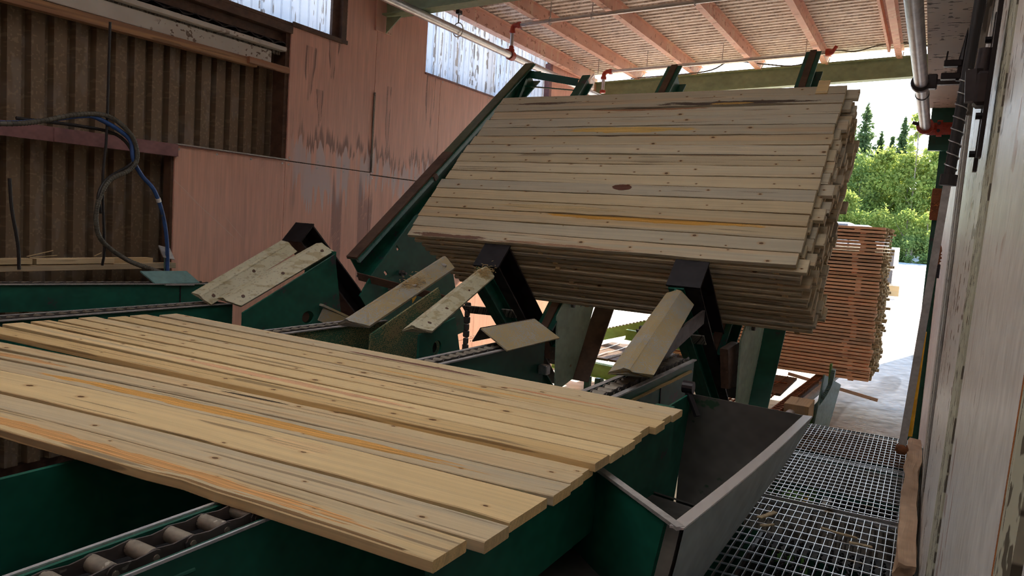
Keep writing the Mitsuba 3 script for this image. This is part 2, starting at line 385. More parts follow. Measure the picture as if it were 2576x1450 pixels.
def door_fn(p, n, uv):
    y, z = p.y, p.z
    col = mix(lin(216, 218, 216), lin(198, 198, 192), fbm(y * 1.5, z * 1.5, 3))
    gr = noise(y * 26, z * 16, 4) * 0.5 + noise(y * 60, z * 30, 2) * 0.5
    col = col * (0.84 + 0.28 * gr)
    fl = sst(0.70, 0.78, noise(y * 17, z * 15, 9) * 0.8 + 0.2 * noise(y * 50, z * 60, 3)) * sst(0.38, 0.6, noise(y * 2.2, z * 2.2, 5))
    col = mix(col, lin(92, 76, 62), fl * 0.8)
    rr = sst(0.74, 0.82, noise(y * 13, z * 9, 17)) * sst(0.5, 0.66, noise(y * 2.1, z * 1.6, 15))
    return mix(col, lin(140, 90, 60), rr * 0.5)
mat('mat_door', door_fn, 0.34, spec=0.5, bump=(lambda p, n, uv: noise(p.y * 26, p.z * 16, 4) + 0.6 * noise(p.y * 60, p.z * 30, 2), 0.002))
def batten_fn(p, n, uv):
    a = fbm(p.y * 40, p.z * 22, 3)
    col = mix(lin(186, 190, 172), lin(168, 170, 150), fbm(p.y * 6, p.z * 3, 2))
    return mix(col, lin(60, 52, 42), sst(0.60, 0.66, a) * 0.85)
mat('mat_batten', batten_fn, 0.55)
def weathered_fn(p, n, uv):
    g = noise(p.y * 120 + p.x * 120, p.z * 5, 3)
    col = mix(lin(110, 102, 92), lin(150, 146, 138), g)
    return mix(col, lin(50, 44, 36), sst(0.58, 0.68, noise(p.y * 70 + p.x * 90, p.z * 9, 8)) * 0.8)
mat('mat_weathered', weathered_fn, 0.8)
mat('mat_rust_stain', paint_fn(lin(150, 92, 48), lin(110, 70, 44), lin(170, 120, 80), 14, 0.6), 0.7)
def soffit_fn(p, n, uv):
    col = mix(lin(230, 222, 216), lin(206, 196, 188), fbm(p.x * 3, p.y * 3))
    fl = sst(0.76, 0.81, noise(p.x * 22, p.y * 40, 6)) * sst(0.35, 0.55, noise(p.x * 3, p.y * 3, 2))
    return mix(col, lin(84, 72, 66), fl * 0.85)
mat('mat_soffit', soffit_fn, 0.6)
def ground_fn(p, n, uv):
    a = fbm(p.x * 0.35, p.y * 0.35, 2, 4)
    b = fbm(p.x * 6, p.y * 6, 5, 4)
    col = mix(lin(226, 225, 222), lin(204, 203, 200), a)
    col = col * (0.72 + 0.56 * b)
    return mix(col, lin(130, 122, 112), sst(0.6, 0.68, noise(p.x * 2.2, p.y * 0.4, 8)) * 0.4)
mat('mat_ground', ground_fn, 0.95, spec=0.1, bump=(lambda p, n, uv: fbm(p.x * 5, p.y * 5, 1, 3), 0.06))
mat('mat_concrete', paint_fn(lin(120, 116, 108), lin(92, 88, 82), lin(150, 130, 100), 2.2, 0.6), 0.9)
mat('mat_shade_floor', paint_fn((0.05, 0.048, 0.044), (0.03, 0.03, 0.028), (0.10, 0.085, 0.06), 2.2, 0.66), 0.9)  # near-black base puts the shade under deck and walkway into the floor colour
mat('mat_sawdust', lambda p, n, uv: mix(lin(196, 172, 124), lin(168, 142, 98), noise(p.x * 220, p.y * 220, p.z * 220)), 0.95)
mat('mat_foam', lambda p, n, uv: mix(lin(206, 176, 146), lin(150, 120, 96), fbm(p.y * 9, p.z * 22, p.x * 9)), 0.9)
mat('mat_timber', wood_fn(lin(176, 128, 96), lin(160, 112, 84), lin(140, 110, 86), marks=False, knots=0.3), 0.75)
mat('mat_wood', wood_fn(CREAM, STRAW, GREYW), 0.7, spec=0.3)
mat('mat_wood_pack', wood_fn((0.60, 0.52, 0.36), (0.58, 0.47, 0.29), (0.50, 0.47, 0.38)), 0.72, spec=0.3)
mat('mat_wood_red_warmlit', wood_fn(lin(244, 206, 172), lin(236, 192, 156), lin(226, 200, 176), marks=False), 0.75, spec=0.3)  # orange tint puts warm bounced light into the colour of the tall pack
mat('mat_wood_pale', wood_fn(lin(206, 186, 150), lin(190, 170, 132), lin(170, 156, 130), marks=False), 0.75, spec=0.3)

# ---------------------------------------------------------------- boards
RNG = np.random.default_rng(7)
BOARD = [0]
def board(o, a, b, c, L, w, t, bid, seg=10, bow=None, jitter=0.0022, wane=0.0, endtilt=0.0):
    """a sawn board from o along a (length), b (width), c (thickness), with uv for the grain; bow(x) shifts it along b"""
    r = np.random.default_rng(bid + 1000)
    ch = 0.003
    sec = A([(ch, 0), (w - ch, 0), (w, ch), (w, t - ch), (w - ch, t), (ch, t), (0, t - ch), (0, ch), (ch, 0)])
    per = np.r_[0, np.cumsum(np.linalg.norm(np.diff(sec, axis=0), axis=1))]
    # the face with the highest c comes first in v: start the unrolling there
    order = [5, 4, 3, 2, 1, 0, 7, 6, 5]
    sec = sec[order]
    per = np.r_[0, np.cumsum(np.linalg.norm(np.diff(sec, axis=0), axis=1))]
    xs = np.linspace(0, L, seg + 1)
    lo = r.normal(0, jitter, seg + 1) - wane * np.maximum(0, r.normal(0.2, 0.8, seg + 1)) * -1
    hi = r.normal(0, jitter, seg + 1)
    V, UV, F = [], [], []
    for i, x in enumerate(xs):
        sh = bow(x) if bow else 0.0
        for (y, z), q in zip(sec, per):
            yy = y + (lo[i] if y < w / 2 else hi[i]) + sh
            V.append(A(o) + (x + endtilt * (y / w - 0.5) * (1 if i == seg else 0)) * A(a) + yy * A(b) + z * A(c)); UV.append((x, bid * 10 + q))
    k = len(sec)
    for i in range(seg):
        for j in range(k - 1):
            p = i * k + j
            F += [[p, p + 1, p + k + 1], [p, p + k + 1, p + k]]
    for i in (0, seg):
        base = len(V)
        for j in range(k - 1):
            V.append(V[i * k + j]); UV.append((500 + sec[j][1], bid * 10 + sec[j][0]))
        for j in range(1, k - 2):
            F.append([base, base + j, base + j + 1] if i == 0 else [base, base + j + 1, base + j])
    m = trimesh.Trimesh(A(V), F, process=False)
    if m.volume < 0: m.invert()
    return m, A(UV)

# ================================================================ THE SETTING
X0 = -7.0
def roofz(x): return 5.13 + 0.043 * (x + 7.0)
# ---- left wall
structure('wall_left')
put('wall_left', cat(
    box((-7.14, 6.66, -1.6), (-7.025, 15.9, 3.84)), box((-7.14, 13.68, 3.84), (-7.025, 15.9, 5.1)), box((-7.14, 7.66, 3.84), (-7.025, 9.44, 5.1)),
    box((-7.14, 5.14, -1.6), (-7.025, 6.66, 2.22)), box((-7.14, -3.0, 3.80), (-7.03, 5.6, 5.1)), box((-7.5, -3.0, -1.6), (-7.33, 15.9, 3.8)),
    box((-7.34, 6.66, -1.0), (-7.1, 6.76, 3.84))), 'mat_brown_steel')
def plywood(y0, y1, z0, z1, cut=None):
    g = 0.0035
    pg = sbox(y0 + g, z0 + g, y1 - g, z1 - g)
    if cut: pg = pg.difference(sbox(*cut))
    for q in getattr(pg, 'geoms', [pg]):
        m = prism(list(q.exterior.coords), (-7.02, 0, 0), (0, 1, 0), (0, 0, 1), 0.02)
        k = part('wall_left', 'plywood_panel', m, 'mat_plywood')
        for zz in (z0 + 0.04, z1 - 0.04):
            for yy in np.linspace(y0 + 0.05, y1 - 0.05, 4):
                if q.contains(Polygon([(yy - .02, zz - .02), (yy + .02, zz - .02), (yy, zz + .02)])) and zz < 3.9:
                    part(k, 'screw_head', cyl((-7.0, yy, zz), (-6.996, yy, zz), 0.012, 8), 'mat_galv_dull')
plywood(5.163, 6.70, -0.44, 2.24)
plywood(6.70, 8.29, -0.44, 2.235); plywood(8.29, 9.86, -0.44, 2.20); plywood(9.86, 11.30, -0.44, 2.20); plywood(11.30, 12.75, -0.44, 2.20); plywood(12.75, 14.3, -0.44, 2.20); plywood(14.3, 15.6, -0.44, 2.20)
for a, b in ((5.163, 6.70), (6.70, 8.29), (8.29, 9.86), (9.86, 11.30), (11.30, 12.75), (12.75, 14.3)):
    plywood(a, b, -1.5, -0.44)
plywood(6.715, 8.30, 2.24, 5.12, (6.0, 3.88, 7.64, 6.0))
plywood(8.30, 9.88, 2.21, 5.12, (9.46, 3.86, 13.66, 6.0))
plywood(9.88, 11.4, 2.21, 3.85); plywood(11.4, 12.9, 2.21, 3.85)
plywood(12.9, 14.4, 2.21, 5.12, (9.4, 3.86, 13.66, 6.0))
plywood(14.4, 15.6, 2.21, 5.12)
part('wall_left', 'steel_plate', cbox((-6.998, 8.24, 4.19), (-6.975, 8.60, 5.1), 0.003), 'mat_joist', label='salmon painted steel plate behind the end of the green beam')
part('wall_left', 'corner_post', box((-7.06, 15.55, -1.5), (-6.9, 15.8, 5.0)), 'mat_joist')
# metal strip caps and sills of the plywood
part('wall_left', 'joint_strip', cbar((-6.99, 8.295, 2.24), (-6.99, 8.295, 3.35), 0.03, 0.012, (1, 0, 0), 0.003), 'mat_weathered', label='narrow pale batten over the upright plywood joint')
part('wall_left', 'sill_flashing', cbar((-6.985, 5.17, 2.25), (-6.985, 6.71, 2.25), 0.05, 0.014, ch=0.003), 'mat_galv_dull')
# header beam along the top of the wall
part('wall_left', 'header_beam', ibeam((-6.86, 8.6, 5.12), (-6.86, 14.2, 5.12), 0.16, 0.26), 'mat_joist', label='pinkish steel header with pale water runs')
part('wall_left', 'header_plank', box((-6.98, 14.2, 4.88), (-6.9, 15.6, 5.12)), 'mat_joist')
# recess behind the plywood: corrugated steel, timbers, girts
pitch, prof = 0.2, []
for i in range(-14, 19):
    y = 3.64 + (i) * pitch
    prof += [(y, 0.075), (y + 0.118, 0.075), (y + 0.132, 0.0), (y + 0.186, 0.0)]
ns = 0
for s0 in range(0, len(prof) - 4, 12):
    seg = [q for q in prof[s0:s0 + 14]]
    m = ribbed([(y, z) for y, z in seg], (-7.30 + 0.003 * (ns % 2), 0, -0.9), (0, 1, 0), (0, 0, 1), (1, 0, 0), 4.65, 0.002)
    part('wall_left', 'cladding_sheet', m, 'mat_cladding')
    ns += 1
tb = wood_uv = None
def timber(parent, name, p0, p1, w, h, m='mat_timber', label=None, up=(0, 0, 1)):
    BOARD[0] += 1
    p0, p1 = A(p0, float), A(p1, float)
    d, s, u = frame(p1 - p0, up)
    mesh, uv = board(p0 - s * w / 2 - u * h / 2, d, s, u, np.linalg.norm(p1 - p0), w, h, 2000 + BOARD[0], 6, jitter=0.0008)
    return part(parent, name, mesh, m, uv=uv, label=label)
timber('wall_left', 'timber_rail', (-7.03, -2.5, 3.23), (-7.03, 6.2, 3.30), 0.09, 0.09, label='reddish brown timber rail under the white fascia boards')
timber('wall_left', 'timber_rail', (-6.97, 6.05, 3.31), (-6.97, 6.66, 3.31), 0.06, 0.07)
part('wall_left', 'fascia_board', cbox((-7.07, -2.5, 3.345), (-7.03, 6.45, 3.50), 0.004), 'mat_fascia', label='white fascia board with flaking paint and rust spots')
part('wall_left', 'fascia_board', cbox((-7.06, -2.5, 3.525), (-6.96, 6.62, 3.575), 0.004), 'mat_fascia')
part('wall_left', 'fascia_board', cbox((-7.12, -2.5, 3.49), (-7.07, 6.62, 3.53), 0.003), 'mat_weathered')
wv = [(y, 0.018 * math.sin(y * 26) + 0.006 * math.sin(y * 61)) for y in np.arange(-2.5, 6.66, 0.03)]
part('wall_left', 'roofing_edge', ribbed(wv, (-7.25, 0, 3.625), (0, 1, 0), (1, 0, 0), (0, 0, 1), 0.24, 0.012), 'mat_black_steel', label='ragged dark wavy edge of a corrugated sheet')
part('wall_left', 'header_board', box((-7.16, -2.5, 3.66), (-7.09, 6.7, 3.76)), 'mat_brown_steel')
part('wall_left', 'sill_board', cbox((-7.1, -2.5, 3.76), (-6.97, 6.72, 3.85), 0.004), 'mat_brown_steel')
part('wall_left', 'girt', cat(bar((-7.05, -2.5, 2.225), (-7.05, 6.66, 2.245), 0.16, 0.012), bar((-6.965, -2.5, 2.17), (-6.965, 5.16, 2.18), 0.012, 0.13)), 'mat_purple_steel', label='purple brown steel girt across the corrugated sheet')
part('wall_left', 'girt', bar((-6.958, 3.9, 2.175), (-6.958, 5.17, 2.18), 0.012, 0.12), 'mat_purple_steel')
# ---- windows: translucent ribbed sheets
def window(name, y0, y1, z0, z1, pit):
    structure(name)
    y, pr = y0, []
    while y < y1:
        pr += [(y, 0), (y + pit * 0.8, 0), (y + pit * 0.86, 0.016), (y + pit * 0.94, 0.016)]
        y += pit
    n = 0
    for s in range(0, len(pr) - 1, 16):
        m = ribbed(pr[s:s + 17], (-7.1, 0, z0), (0, 1, 0), (0, 0, 1), (1, 0, 0), z1 - z0)
        part(name, 'translucent_sheet', m, 'mat_translucent')
window('window_1', -2.5, 7.56, 3.86, 5.1, 0.15)
part('window_1', 'window_frame', cat(box((-7.12, 7.55, 3.86), (-6.96, 7.64, 5.1)), box((-7.06, 7.43, 3.9), (-7.02, 7.56, 5.1)), box((-7.12, -2.5, 3.85), (-6.97, 7.6, 3.885)), box((-6.97, 6.7, 3.85), (-6.95, 7.66, 3.90))), 'mat_brown_steel')
window('window_2', 9.46, 13.66, 3.85, 5.12, 0.15)
part('window_2', 'window_frame', cat(box((-7.1, 9.45, 3.84), (-6.975, 13.68, 3.865)), box((-7.1, 13.6, 3.86), (-6.98, 13.70, 4.88))), 'mat_purple_steel')
# ---- ceiling: ribbed steel roof deck on steel joists
structure('ceiling')
pr, x = [], 5.0
while x < 15.95:
    pr += [(x, 0.0), (x + 0.085, 0.0), (x + 0.095, 0.05), (x + 0.16, 0.05)]
    x += 0.17
m = ribbed(pr, (-7.4, 0, roofz(-7.4)), (0, 1, 0), unit((1, 0, 0.043)), (0, 0, 1), 7.9, 0.003)
put('ceiling', m, 'mat_roof_deck')
for xj in (-5.9, -4.66, -3.37, -2.13, -0.86):
    zt = roofz(xj) - 0.004
    part('ceiling', 'joist', ibeam((xj, -3.4, zt), (xj, 16.1, zt), 0.11, 0.235, 0.008, 0.012), 'mat_joist')
    part('ceiling', 'joist_clip', quadplate([(xj + 0.05, 15.62, zt - 0.235), (xj + 0.05, 15.85, zt - 0.235), (xj + 0.05, 15.85, zt - 0.09)], 0.012), 'mat_galv_dull')
part('ceiling', 'joist', cat(bar((-1.02, 9, roofz(-1.0) - 0.02), (-1.02, 15.4, roofz(-1.0) - 0.02), 0.12, 0.05), bar((-1.02, 9, roofz(-1.0) - 0.1), (-1.02, 15.4, roofz(-1.0) - 0.1), 0.04, 0.17)), 'mat_joist')
part('ceiling', 'roof_cover', box((-7.4, 5.0, 5.6), (0.6, 15.9, 5.62)), 'mat_concrete')
# near bays, above and behind the picture: plain roof at the sides, translucent sheets added for soft top light, a rear wall added to block light from behind
part('ceiling', 'roof_sheet', cat(hexa([(x, y, roofz(x) + t) for x in (-7.4, -4.6) for y in (-3.5, 5.0) for t in (0.0, 0.03)]), hexa([(x, y, roofz(x) + t) for x in (-4.6, 0.7) for y in (-3.5, -1.2) for t in (0.0, 0.03)])), 'mat_roof_deck')
for i in range(5):
    q = [(-1.2 + 0.25 * j + 0.02 * (j % 2), 0.03 * (j % 2)) for j in range(26)]
    x0, x1 = -4.6 + 1.06 * i, -4.6 + 1.06 * (i + 1)
    part('ceiling', 'added_skylight_sheet', ribbed(q, (x0, 0, roofz(x0) + 0.01), (0, 1, 0), unit((1, 0, 0.043)), (0, 0, 1), 1.06), 'mat_added_skylight')
structure('wall_back_added')
put('wall_back_added', box((-7.4, -3.6, -1.6), (0.7, -3.45, 5.6)), 'mat_plywood')
# ---- right side: the white kiln front, leaning a little
LEAN = 0.025
EDGE = {'near': (-3.45, 0.07, 0.035), 'gapR': (1.12, 0.092, 0.0385), 'gapL': (1.19, 0.0918, 0.0385), 'stain': (1.36, 0.1024, 0.0298), 'batR': (3.05, 0.1124, 0.0246), 'batL': (3.5, 0.1107, 0.0244),
        'trimR': (5.2, 0.1092, 0.0099), 'trimM': (5.62, 0.110, 0.0085), 'trimN': (5.78, 0.110, 0.0085), 'trimL': (6.2, 0.111, 0.007), 'sealL': (6.6, 0.1097, 0.0069), 'outL': (7.9, 0.109, 0.004), 'far': (12.0, 0.10, 0.0)}
def rw(y, z, off=0.0): return A([0.111 + LEAN * z - off, y, z])
structure('wall_right')
def wstrip(ea, eb, off, thick, z0=-0.3, z1=4.2):
    return hexa([A([EDGE[q][1] + EDGE[q][2] * z - o, EDGE[q][0], z]) for q in (ea, eb) for z in (z0, z1) for o in (off, off - thick)])
put('wall_right', box((0.55, 1.4, -1.5), (8.0, 28.4, 7.2)), 'mat_fascia')
def strip(ea, eb, off, thick, m, name, label=None, z0=-0.3, z1=4.2):
    return part('wall_right', name, wstrip(ea, eb, off, thick, z0, z1), m, label=label)
strip('stain', 'batR', 0.0, 0.05, 'mat_door', 'plywood_panel', 'wide white plywood panel with dark upright flecks')
strip('batR', 'batL', 0.006, 0.06, 'mat_batten', 'batten', 'greenish white corroded batten')
strip('batL', 'trimR', 0.0, 0.05, 'mat_door', 'plywood_panel')
strip('gapL', 'stain', 0.003, 0.06, 'mat_batten', 'edge_batten')
EDGE['runL'], EDGE['runR'] = (1.385, 0.1024, 0.0298), (1.365, 0.1024, 0.0298)
strip('runR', 'runL', 0.0025, 0.01, 'mat_rust_stain', 'rust_run', 'long rust run beside the edge batten')
strip('near', 'gapR', 0.0, 0.05, 'mat_door', 'plywood_panel')
part('wall_right', 'upper_panel', box((0.22, -3.5, 4.2), (0.55, 2.6, 5.5)), 'mat_door')
part('wall_right', 'added_gap_backing', cat(box((0.40, 0.2, -0.3), (0.42, 1.5, 4.3)), box((0.16, 0.18, -0.3), (0.42, 0.2, 4.3)), box((0.1, 0.18, 4.22), (0.42, 1.5, 4.3))), 'mat_weathered')  # added boxing that keeps light out of the gap
strip('trimR', 'trimM', 0.004, 0.10, 'mat_weathered', 'weathered_trim', 'dark weathered timber edge')
strip('trimM', 'trimN', 0.008, 0.05, 'mat_fascia', 'seal_strip')
strip('trimN', 'trimL', 0.004, 0.08, 'mat_weathered', 'weathered_trim')
strip('trimL', 'sealL', 0.006, 0.06, 'mat_fascia', 'outer_trim')
strip('sealL', 'outL', 0.0, 0.06, 'mat_wrap', 'outer_panel', 'bright white outer panel by the opening', z0=-0.2, z1=3.0)
strip('outL', 'far', 0.0, 0.06, 'mat_wrap', 'outer_panel', z0=-1.5, z1=3.0)
fm = box((0.0, 4.2, -0.04), (0.085, 7.1, 0.07))
fm = fm.subdivide().subdivide().subdivide()
put(fresh('foam_seal'), rough(fm, 0.03, 11, 4), 'mat_foam'); labels['foam_seal'] = {'label': 'lumpy beige foam seal along the foot of the white wall', 'category': 'foam seal'}
part('wall_right', 'soffit', box((-0.20, 2.5, 3.42), (0.5, 10.75, 3.46)), 'mat_soffit', label='white flecked soffit above the gap')
part('wall_right', 'soffit_edge', box((-0.16, 10.75, 2.9), (0.5, 10.85, 3.44)), 'mat_green')
# ---- floors and ground
structure('floor')
put('floor', cat(box((-7.5, -8, -1.7), (0.6, 8.4, -1.5)), box((-7.5, 8.4, -1.72), (0.6, 12.0, -1.52))), 'mat_shade_floor')
gx = np.r_[np.linspace(-160, -20, 15), np.linspace(-18, 18, 37), np.linspace(20, 120, 11)]
gy = np.r_[np.linspace(-60, 8, 18), np.linspace(9, 40, 63), np.linspace(42, 260, 60)]
GX, GY = np.meshgrid(gx, gy, indexing='ij')
GZ = -1.53 + np.clip((GY - 28) / 82, 0, 1.0) * 1.95 + np.clip((GY - 112) / 10, 0, 1.0) * 1.7 + np.clip((GY - 122) / 130, 0, 1) * 8
GZ += 0.05 * (meshkit.fbm(np.stack([GX * 0.5, GY * 0.5, GX * 0], -1), 3) - 0.5) * (GY > 12.2)
GV = np.stack([GX, GY, GZ], -1).reshape(-1, 3)
ny = len(gy)
GF = [[i * ny + j, (i + 1) * ny + j, (i + 1) * ny + j + 1, i * ny + j + 1] for i in range(len(gx) - 1) for j in range(ny - 1)]
GF = A(GF); GF = np.vstack([GF[:, [0, 1, 2]], GF[:, [0, 2, 3]]])
structure('ground')
put('ground', trimesh.Trimesh(GV, GF, process=False), 'mat_ground', smooth=True)

# ================================================================ LUMBER
# ---- the tilted pack: frame R, e (along the boards), u (up the slope), n (into the pack)
PE, PU, PN = A([0.99927809, -0.03799086, 0.0]), A([0.0259097, 0.68150602, 0.7313537]), A([0.02778475, 0.73082573, -0.68199836])
PR = A([-0.87, 5.95, 1.47])
def W(a, b, c): return PR + a * PE + b * PU + c * PN
ROW, PITCH, BT, BL = 0.1405, 0.0665, 0.039, 3.70
NL = 13
rg = np.random.default_rng(5)
TOPROW = {0: ('grey weathered board with a bark edge, lowest', 0), 1: ('straw coloured board', 0), 2: ('board with a long amber resin streak', 0), 3: ('board with a dark slit', 0), 5: ('board with a big dark red knot', 0), 11: ('board with an amber patch', 0), 14: ('board with a blackened bark pocket', 0)}
leftx = [-3.756, -3.773, -3.788, -3.787, -3.78, -3.79, -3.751, -3.746, -3.754, -3.746, -3.725, -3.707, -3.708, -3.669, -3.686, -3.68]
for L in range(NL):
    drift = [0, .01, .012, .0, .008, .02, .012, .03, .035, .05, .055, .06, .085][L]
    for j in range(16):
        bid = L * 16 + j
        jr = rg.normal(0, 0.006) if L == 0 else rg.normal(0.02, 0.03)
        re_ = 0.0 + jr + (drift if j < 3 else 0.03 if L else 0)
        le = (leftx[j] if L == 0 else -3.72 + 0.028 * L + rg.normal(0, 0.03))
        if L and j > 0 and rg.random() < 0.10: re_ -= 0.25 * rg.random()
        w = ROW - (0.004 if L else 0.0075) - abs(rg.normal(0, 0.004 if L else 0.002)) - (0.02 if (L, j) == (0, 15) else 0)
        off = 0.0 if L == 0 else abs(rg.normal(0, 0.007)) if j == 0 else rg.normal(0, 0.006)
        top = L * PITCH
        seg = 14 if L == 0 else 8 if j == 0 else 3
        sag = rg.normal(0, 0.006)
        m, uv = board(W(le, j * ROW + off + 0.001, top + BT), PE, PU, -PN, re_ - le, w, BT + rg.normal(0, 0.001), bid, seg,
                      bow=(lambda x, s=sag: s * math.sin(math.pi * x / 3.7)) if L == 0 or j == 0 else None, jitter=0.0022 if L == 0 else 0.0015, wane=0.009 if (L, j) in ((0, 0), (0, 3), (0, 14)) else 0)
        if L == 0:
            what, _ = TOPROW.get(j, ('pale rough board', 0))
            lab = f'{what}, {ordinal(j)} row up on top of the tilted pack' if j else 'grey weathered board with a bark edge, lowest in the top layer of the tilted pack'
            grp = 'top layer of the tilted lumber pack'
        elif j == 0:
            lab = f'front board of the {ordinal(L)} layer down in the tilted pack' if L < 12 else 'bottom front board of the tilted pack, seen edge on'
            grp = 'front edge of the tilted lumber pack'
        else:
            lab = f'board end, {ordinal(L)} layer down, {ordinal(j)} row up, right side of tilted pack'
            grp = 'board ends of the tilted lumber pack'
        solo('lumber_board', m, 'mat_wood_pack', lab, 'board', grp, uv=uv)
# stickers between the layers
se = [(-3.45, 0.022), (-2.28, 0.026), (-1.15, 0.0), (-0.19, 0.006)]
for L in range(NL):
    for q, (s0, dr_) in enumerate(se):
        ss = s0 + dr_ * L + rg.normal(0, 0.025)
        if q == 2 and L < 9: continue
        fr = 0.004 + 0.03 * rg.random()
        if L in (0,) and q: continue
        z0 = (L + 1) * PITCH - (PITCH - BT) + 0.001
        m, uv = board(W(ss + 0.045, fr - (0.02 if (q, L) in ((1, 4), (1, 8), (0, 1)) else 0), z0 + (PITCH - BT - 0.002)), PU, -PE, -PN, 2.19, 0.045, PITCH - BT - 0.002, 400 + L * 4 + q, 3)
        solo('sticker_lath', m, 'mat_wood', 'narrow lath lying between two layers of the tilted pack', 'lath', 'stickers of the tilted lumber pack', uv=uv)
m, uv = board(W(-0.245, 2.10, -0.001), PE * 1.0, PU, -PN, 0.10, 0.19, 0.014, 460, 2)
solo('sticker_lath', m, 'mat_wood', 'stray lath end sticking up behind the top edge of the tilted pack', 'lath', uv=uv)

# ---- the loose layer on the deck chains
ZT, DT = 0.85, 0.033
deck = [  # right end x, y0 and y1 there, y0 at the left, left end x
    (-0.945, 1.407, 1.556, 1.02, -4.75), (-0.905, 1.576, 1.706, 1.21, -4.72), (-0.915, 1.726, 1.952, 1.385, -4.78), (-0.91, 1.972, 2.110, 1.63, -4.74), (-0.915, 2.116, 2.216, 1.80, -4.80),
    (-0.925, 2.222, 2.320, 1.98, -4.76), (-0.93, 2.352, 2.478, 2.225, -4.826), (-0.925, 2.482, 2.600, 2.42, -4.83), (-0.92, 2.604, 2.722, 2.575, -4.82), (-0.935, 2.727, 2.842, 2.73, -4.80),
    (-0.945, 2.847, 2.960, 2.87, -4.814), (-0.92, 2.966, 3.092, 3.03, -4.75), (-0.935, 3.098, 3.222, 3.19, -4.75), (-0.925, 3.226, 3.368, 3.37, -4.69), ]
DLAB = ['front board with an orange heart streak and a bark edge', 'board with a mossy green end', 'wide board with brown knots', 'board carrying the wet amber resin streak', 'narrow pale board with a dark notch at its end', 'narrow pale board before the open gap',
        'board with a tall exposed edge and mossy corner', 'pinkish grained board', 'plain cream board', 'greyish board', 'board with small knots', 'cream board with an orange streak', 'pale board', 'rearmost board with a reddish bark patch']
rd = np.random.default_rng(21)
for i, (xr, ya, yb, yl, xl) in enumerate(deck):
    low = 0.022 if i < 6 else 0.0   # the nearer boards lie a little lower
    sc_ = 1.0275 if i < 6 else 1.0
    xr, ya, yb, yl, xl = (q * sc_ for q in (xr, ya, yb, yl, xl))
    BOARD[0] += 1
    bid = 300 + i
    L = xr - xl
    w = yb - ya
    dip = (0.0, 0.003, 0.0, 0.004, 0.0, 0.002, 0.0)[i] if i < 7 else 0.002 * (i % 2)
    cv = {0: 1.0, 1: 0.85, 2: 0.75, 3: 0.6, 4: 0.5, 5: 0.3}.get(i, 0.0)
    lin_ = yl - ya
    def bow(x, lin_=lin_, L=L, cv=cv):
        t = L - x
        return lin_ * t / L + cv * 0.10 * (1 - (2 * t / L - 1) ** 2) * (1 if lin_ < 0 else 0.2)
    m, uv = board((xl, ya, ZT - DT - dip - low), (1, 0, 0), (0, 1, 0), (0, 0, 1), L, w, DT + rd.normal(0, 0.0008), bid, 26, bow=bow, jitter=0.0012, wane=0.004 if i in (0, 2, 3, 6) else 0.001)
    solo('lumber_board', m, 'mat_wood', f'{DLAB[i]}, {ordinal(i)} from the near edge' if i else f'{DLAB[i]}, nearest the camera', 'board', 'loose layer of boards on the deck chains', uv=uv)
for i in range(14):  # out of view, added so their shade falls under the deck
    m, uv = board((-5.2, -2.15 + 0.2 * i, 0.79), (1, 0, 0), (0, 1, 0), (0, 0, 1), 4.15 if i < 11 else 3.45 if i < 13 else 3.1, 0.195, 0.033, 330 + i, 6)
    solo('lumber_board', m, 'mat_wood', 'unseen pale board added on the near deck chains to shade the space below', 'board', 'added unseen boards on the near deck chains', uv=uv)
MARK_LIST += [  # (board id, (u0, u1, w0, w1, colour, raggedness))
    (5, (1.99, 2.20, 0.045, 0.125, (0.10, 0.022, 0.012), 0.15)),
    (2, (1.45, 3.45, 0.075, 0.15, (0.58, 0.30, 0.05), 0.55)),
    (3, (0.9, 2.2, 0.02, 0.10, (0.50, 0.38, 0.20), 0.7)),
    (3, (3.0, 3.8, 0.125, 0.147, (0.05, 0.035, 0.022), 0.3)),
    (11, (1.05, 2.45, 0.03, 0.12, (0.60, 0.40, 0.12), 0.6)),
    (10, (1.48, 1.76, 0.115, 0.14, (0.035, 0.02, 0.015), 0.15)),
    (12, (1.2, 2.75, 0.125, 0.15, (0.34, 0.16, 0.07), 0.4)),
    (13, (1.2, 2.5, 0.095, 0.145, (0.33, 0.17, 0.09), 0.55)),
    (14, (1.9, 3.55, -0.005, 0.055, (0.07, 0.045, 0.035), 0.9)),
    (14, (2.5, 2.9, 0.0, 0.03, (0.55, 0.33, 0.10), 0.6)),
    (14, (0.2, 1.0, 0.09, 0.15, (0.12, 0.07, 0.05), 0.8)),
    (8, (2.0, 3.7, 0.12, 0.145, (0.25, 0.14, 0.08), 0.6)),
    (6, (0.40, 0.95, 0.12, 0.145, (0.20, 0.10, 0.06), 0.6)),
    (0, (0.05, 1.0, -0.01, 0.05, (0.16, 0.075, 0.05), 0.9)),
    (0, (0.9, 2.4, -0.01, 0.03, (0.30, 0.17, 0.10), 0.8)),
    (300, (0.5, 3.8, 0.02, 0.09, (0.56, 0.30, 0.11), 0.7)),
    (300, (2.85, 3.85, -0.01, 0.018, (0.20, 0.11, 0.04), 0.8)),
    (303, (1.35, 3.60, 0.02, 0.105, (0.60, 0.32, 0.08), 0.45)),
    (302, (2.9, 3.2, 0.10, 0.2, (0.62, 0.45, 0.24), 0.5)),
    (304, (0.5, 1.4, 0.02, 0.08, (0.50, 0.28, 0.12), 0.6)),
    (305, (2.2, 2.6, 0.03, 0.055, (0.03, 0.02, 0.015), 0.3)),
    (307, (1.4, 3.0, 0.03, 0.09, (0.62, 0.36, 0.20), 0.6)),
    (311, (2.3, 3.3, 0.03, 0.07, (0.60, 0.35, 0.12), 0.6)),
    (313, (1.8, 2.8, -0.01, 0.04, (0.16, 0.07, 0.055), 0.8)),
    (312, (3.0, 3.6, 0.03, 0.06, (0.50, 0.24, 0.12), 0.7)),
]
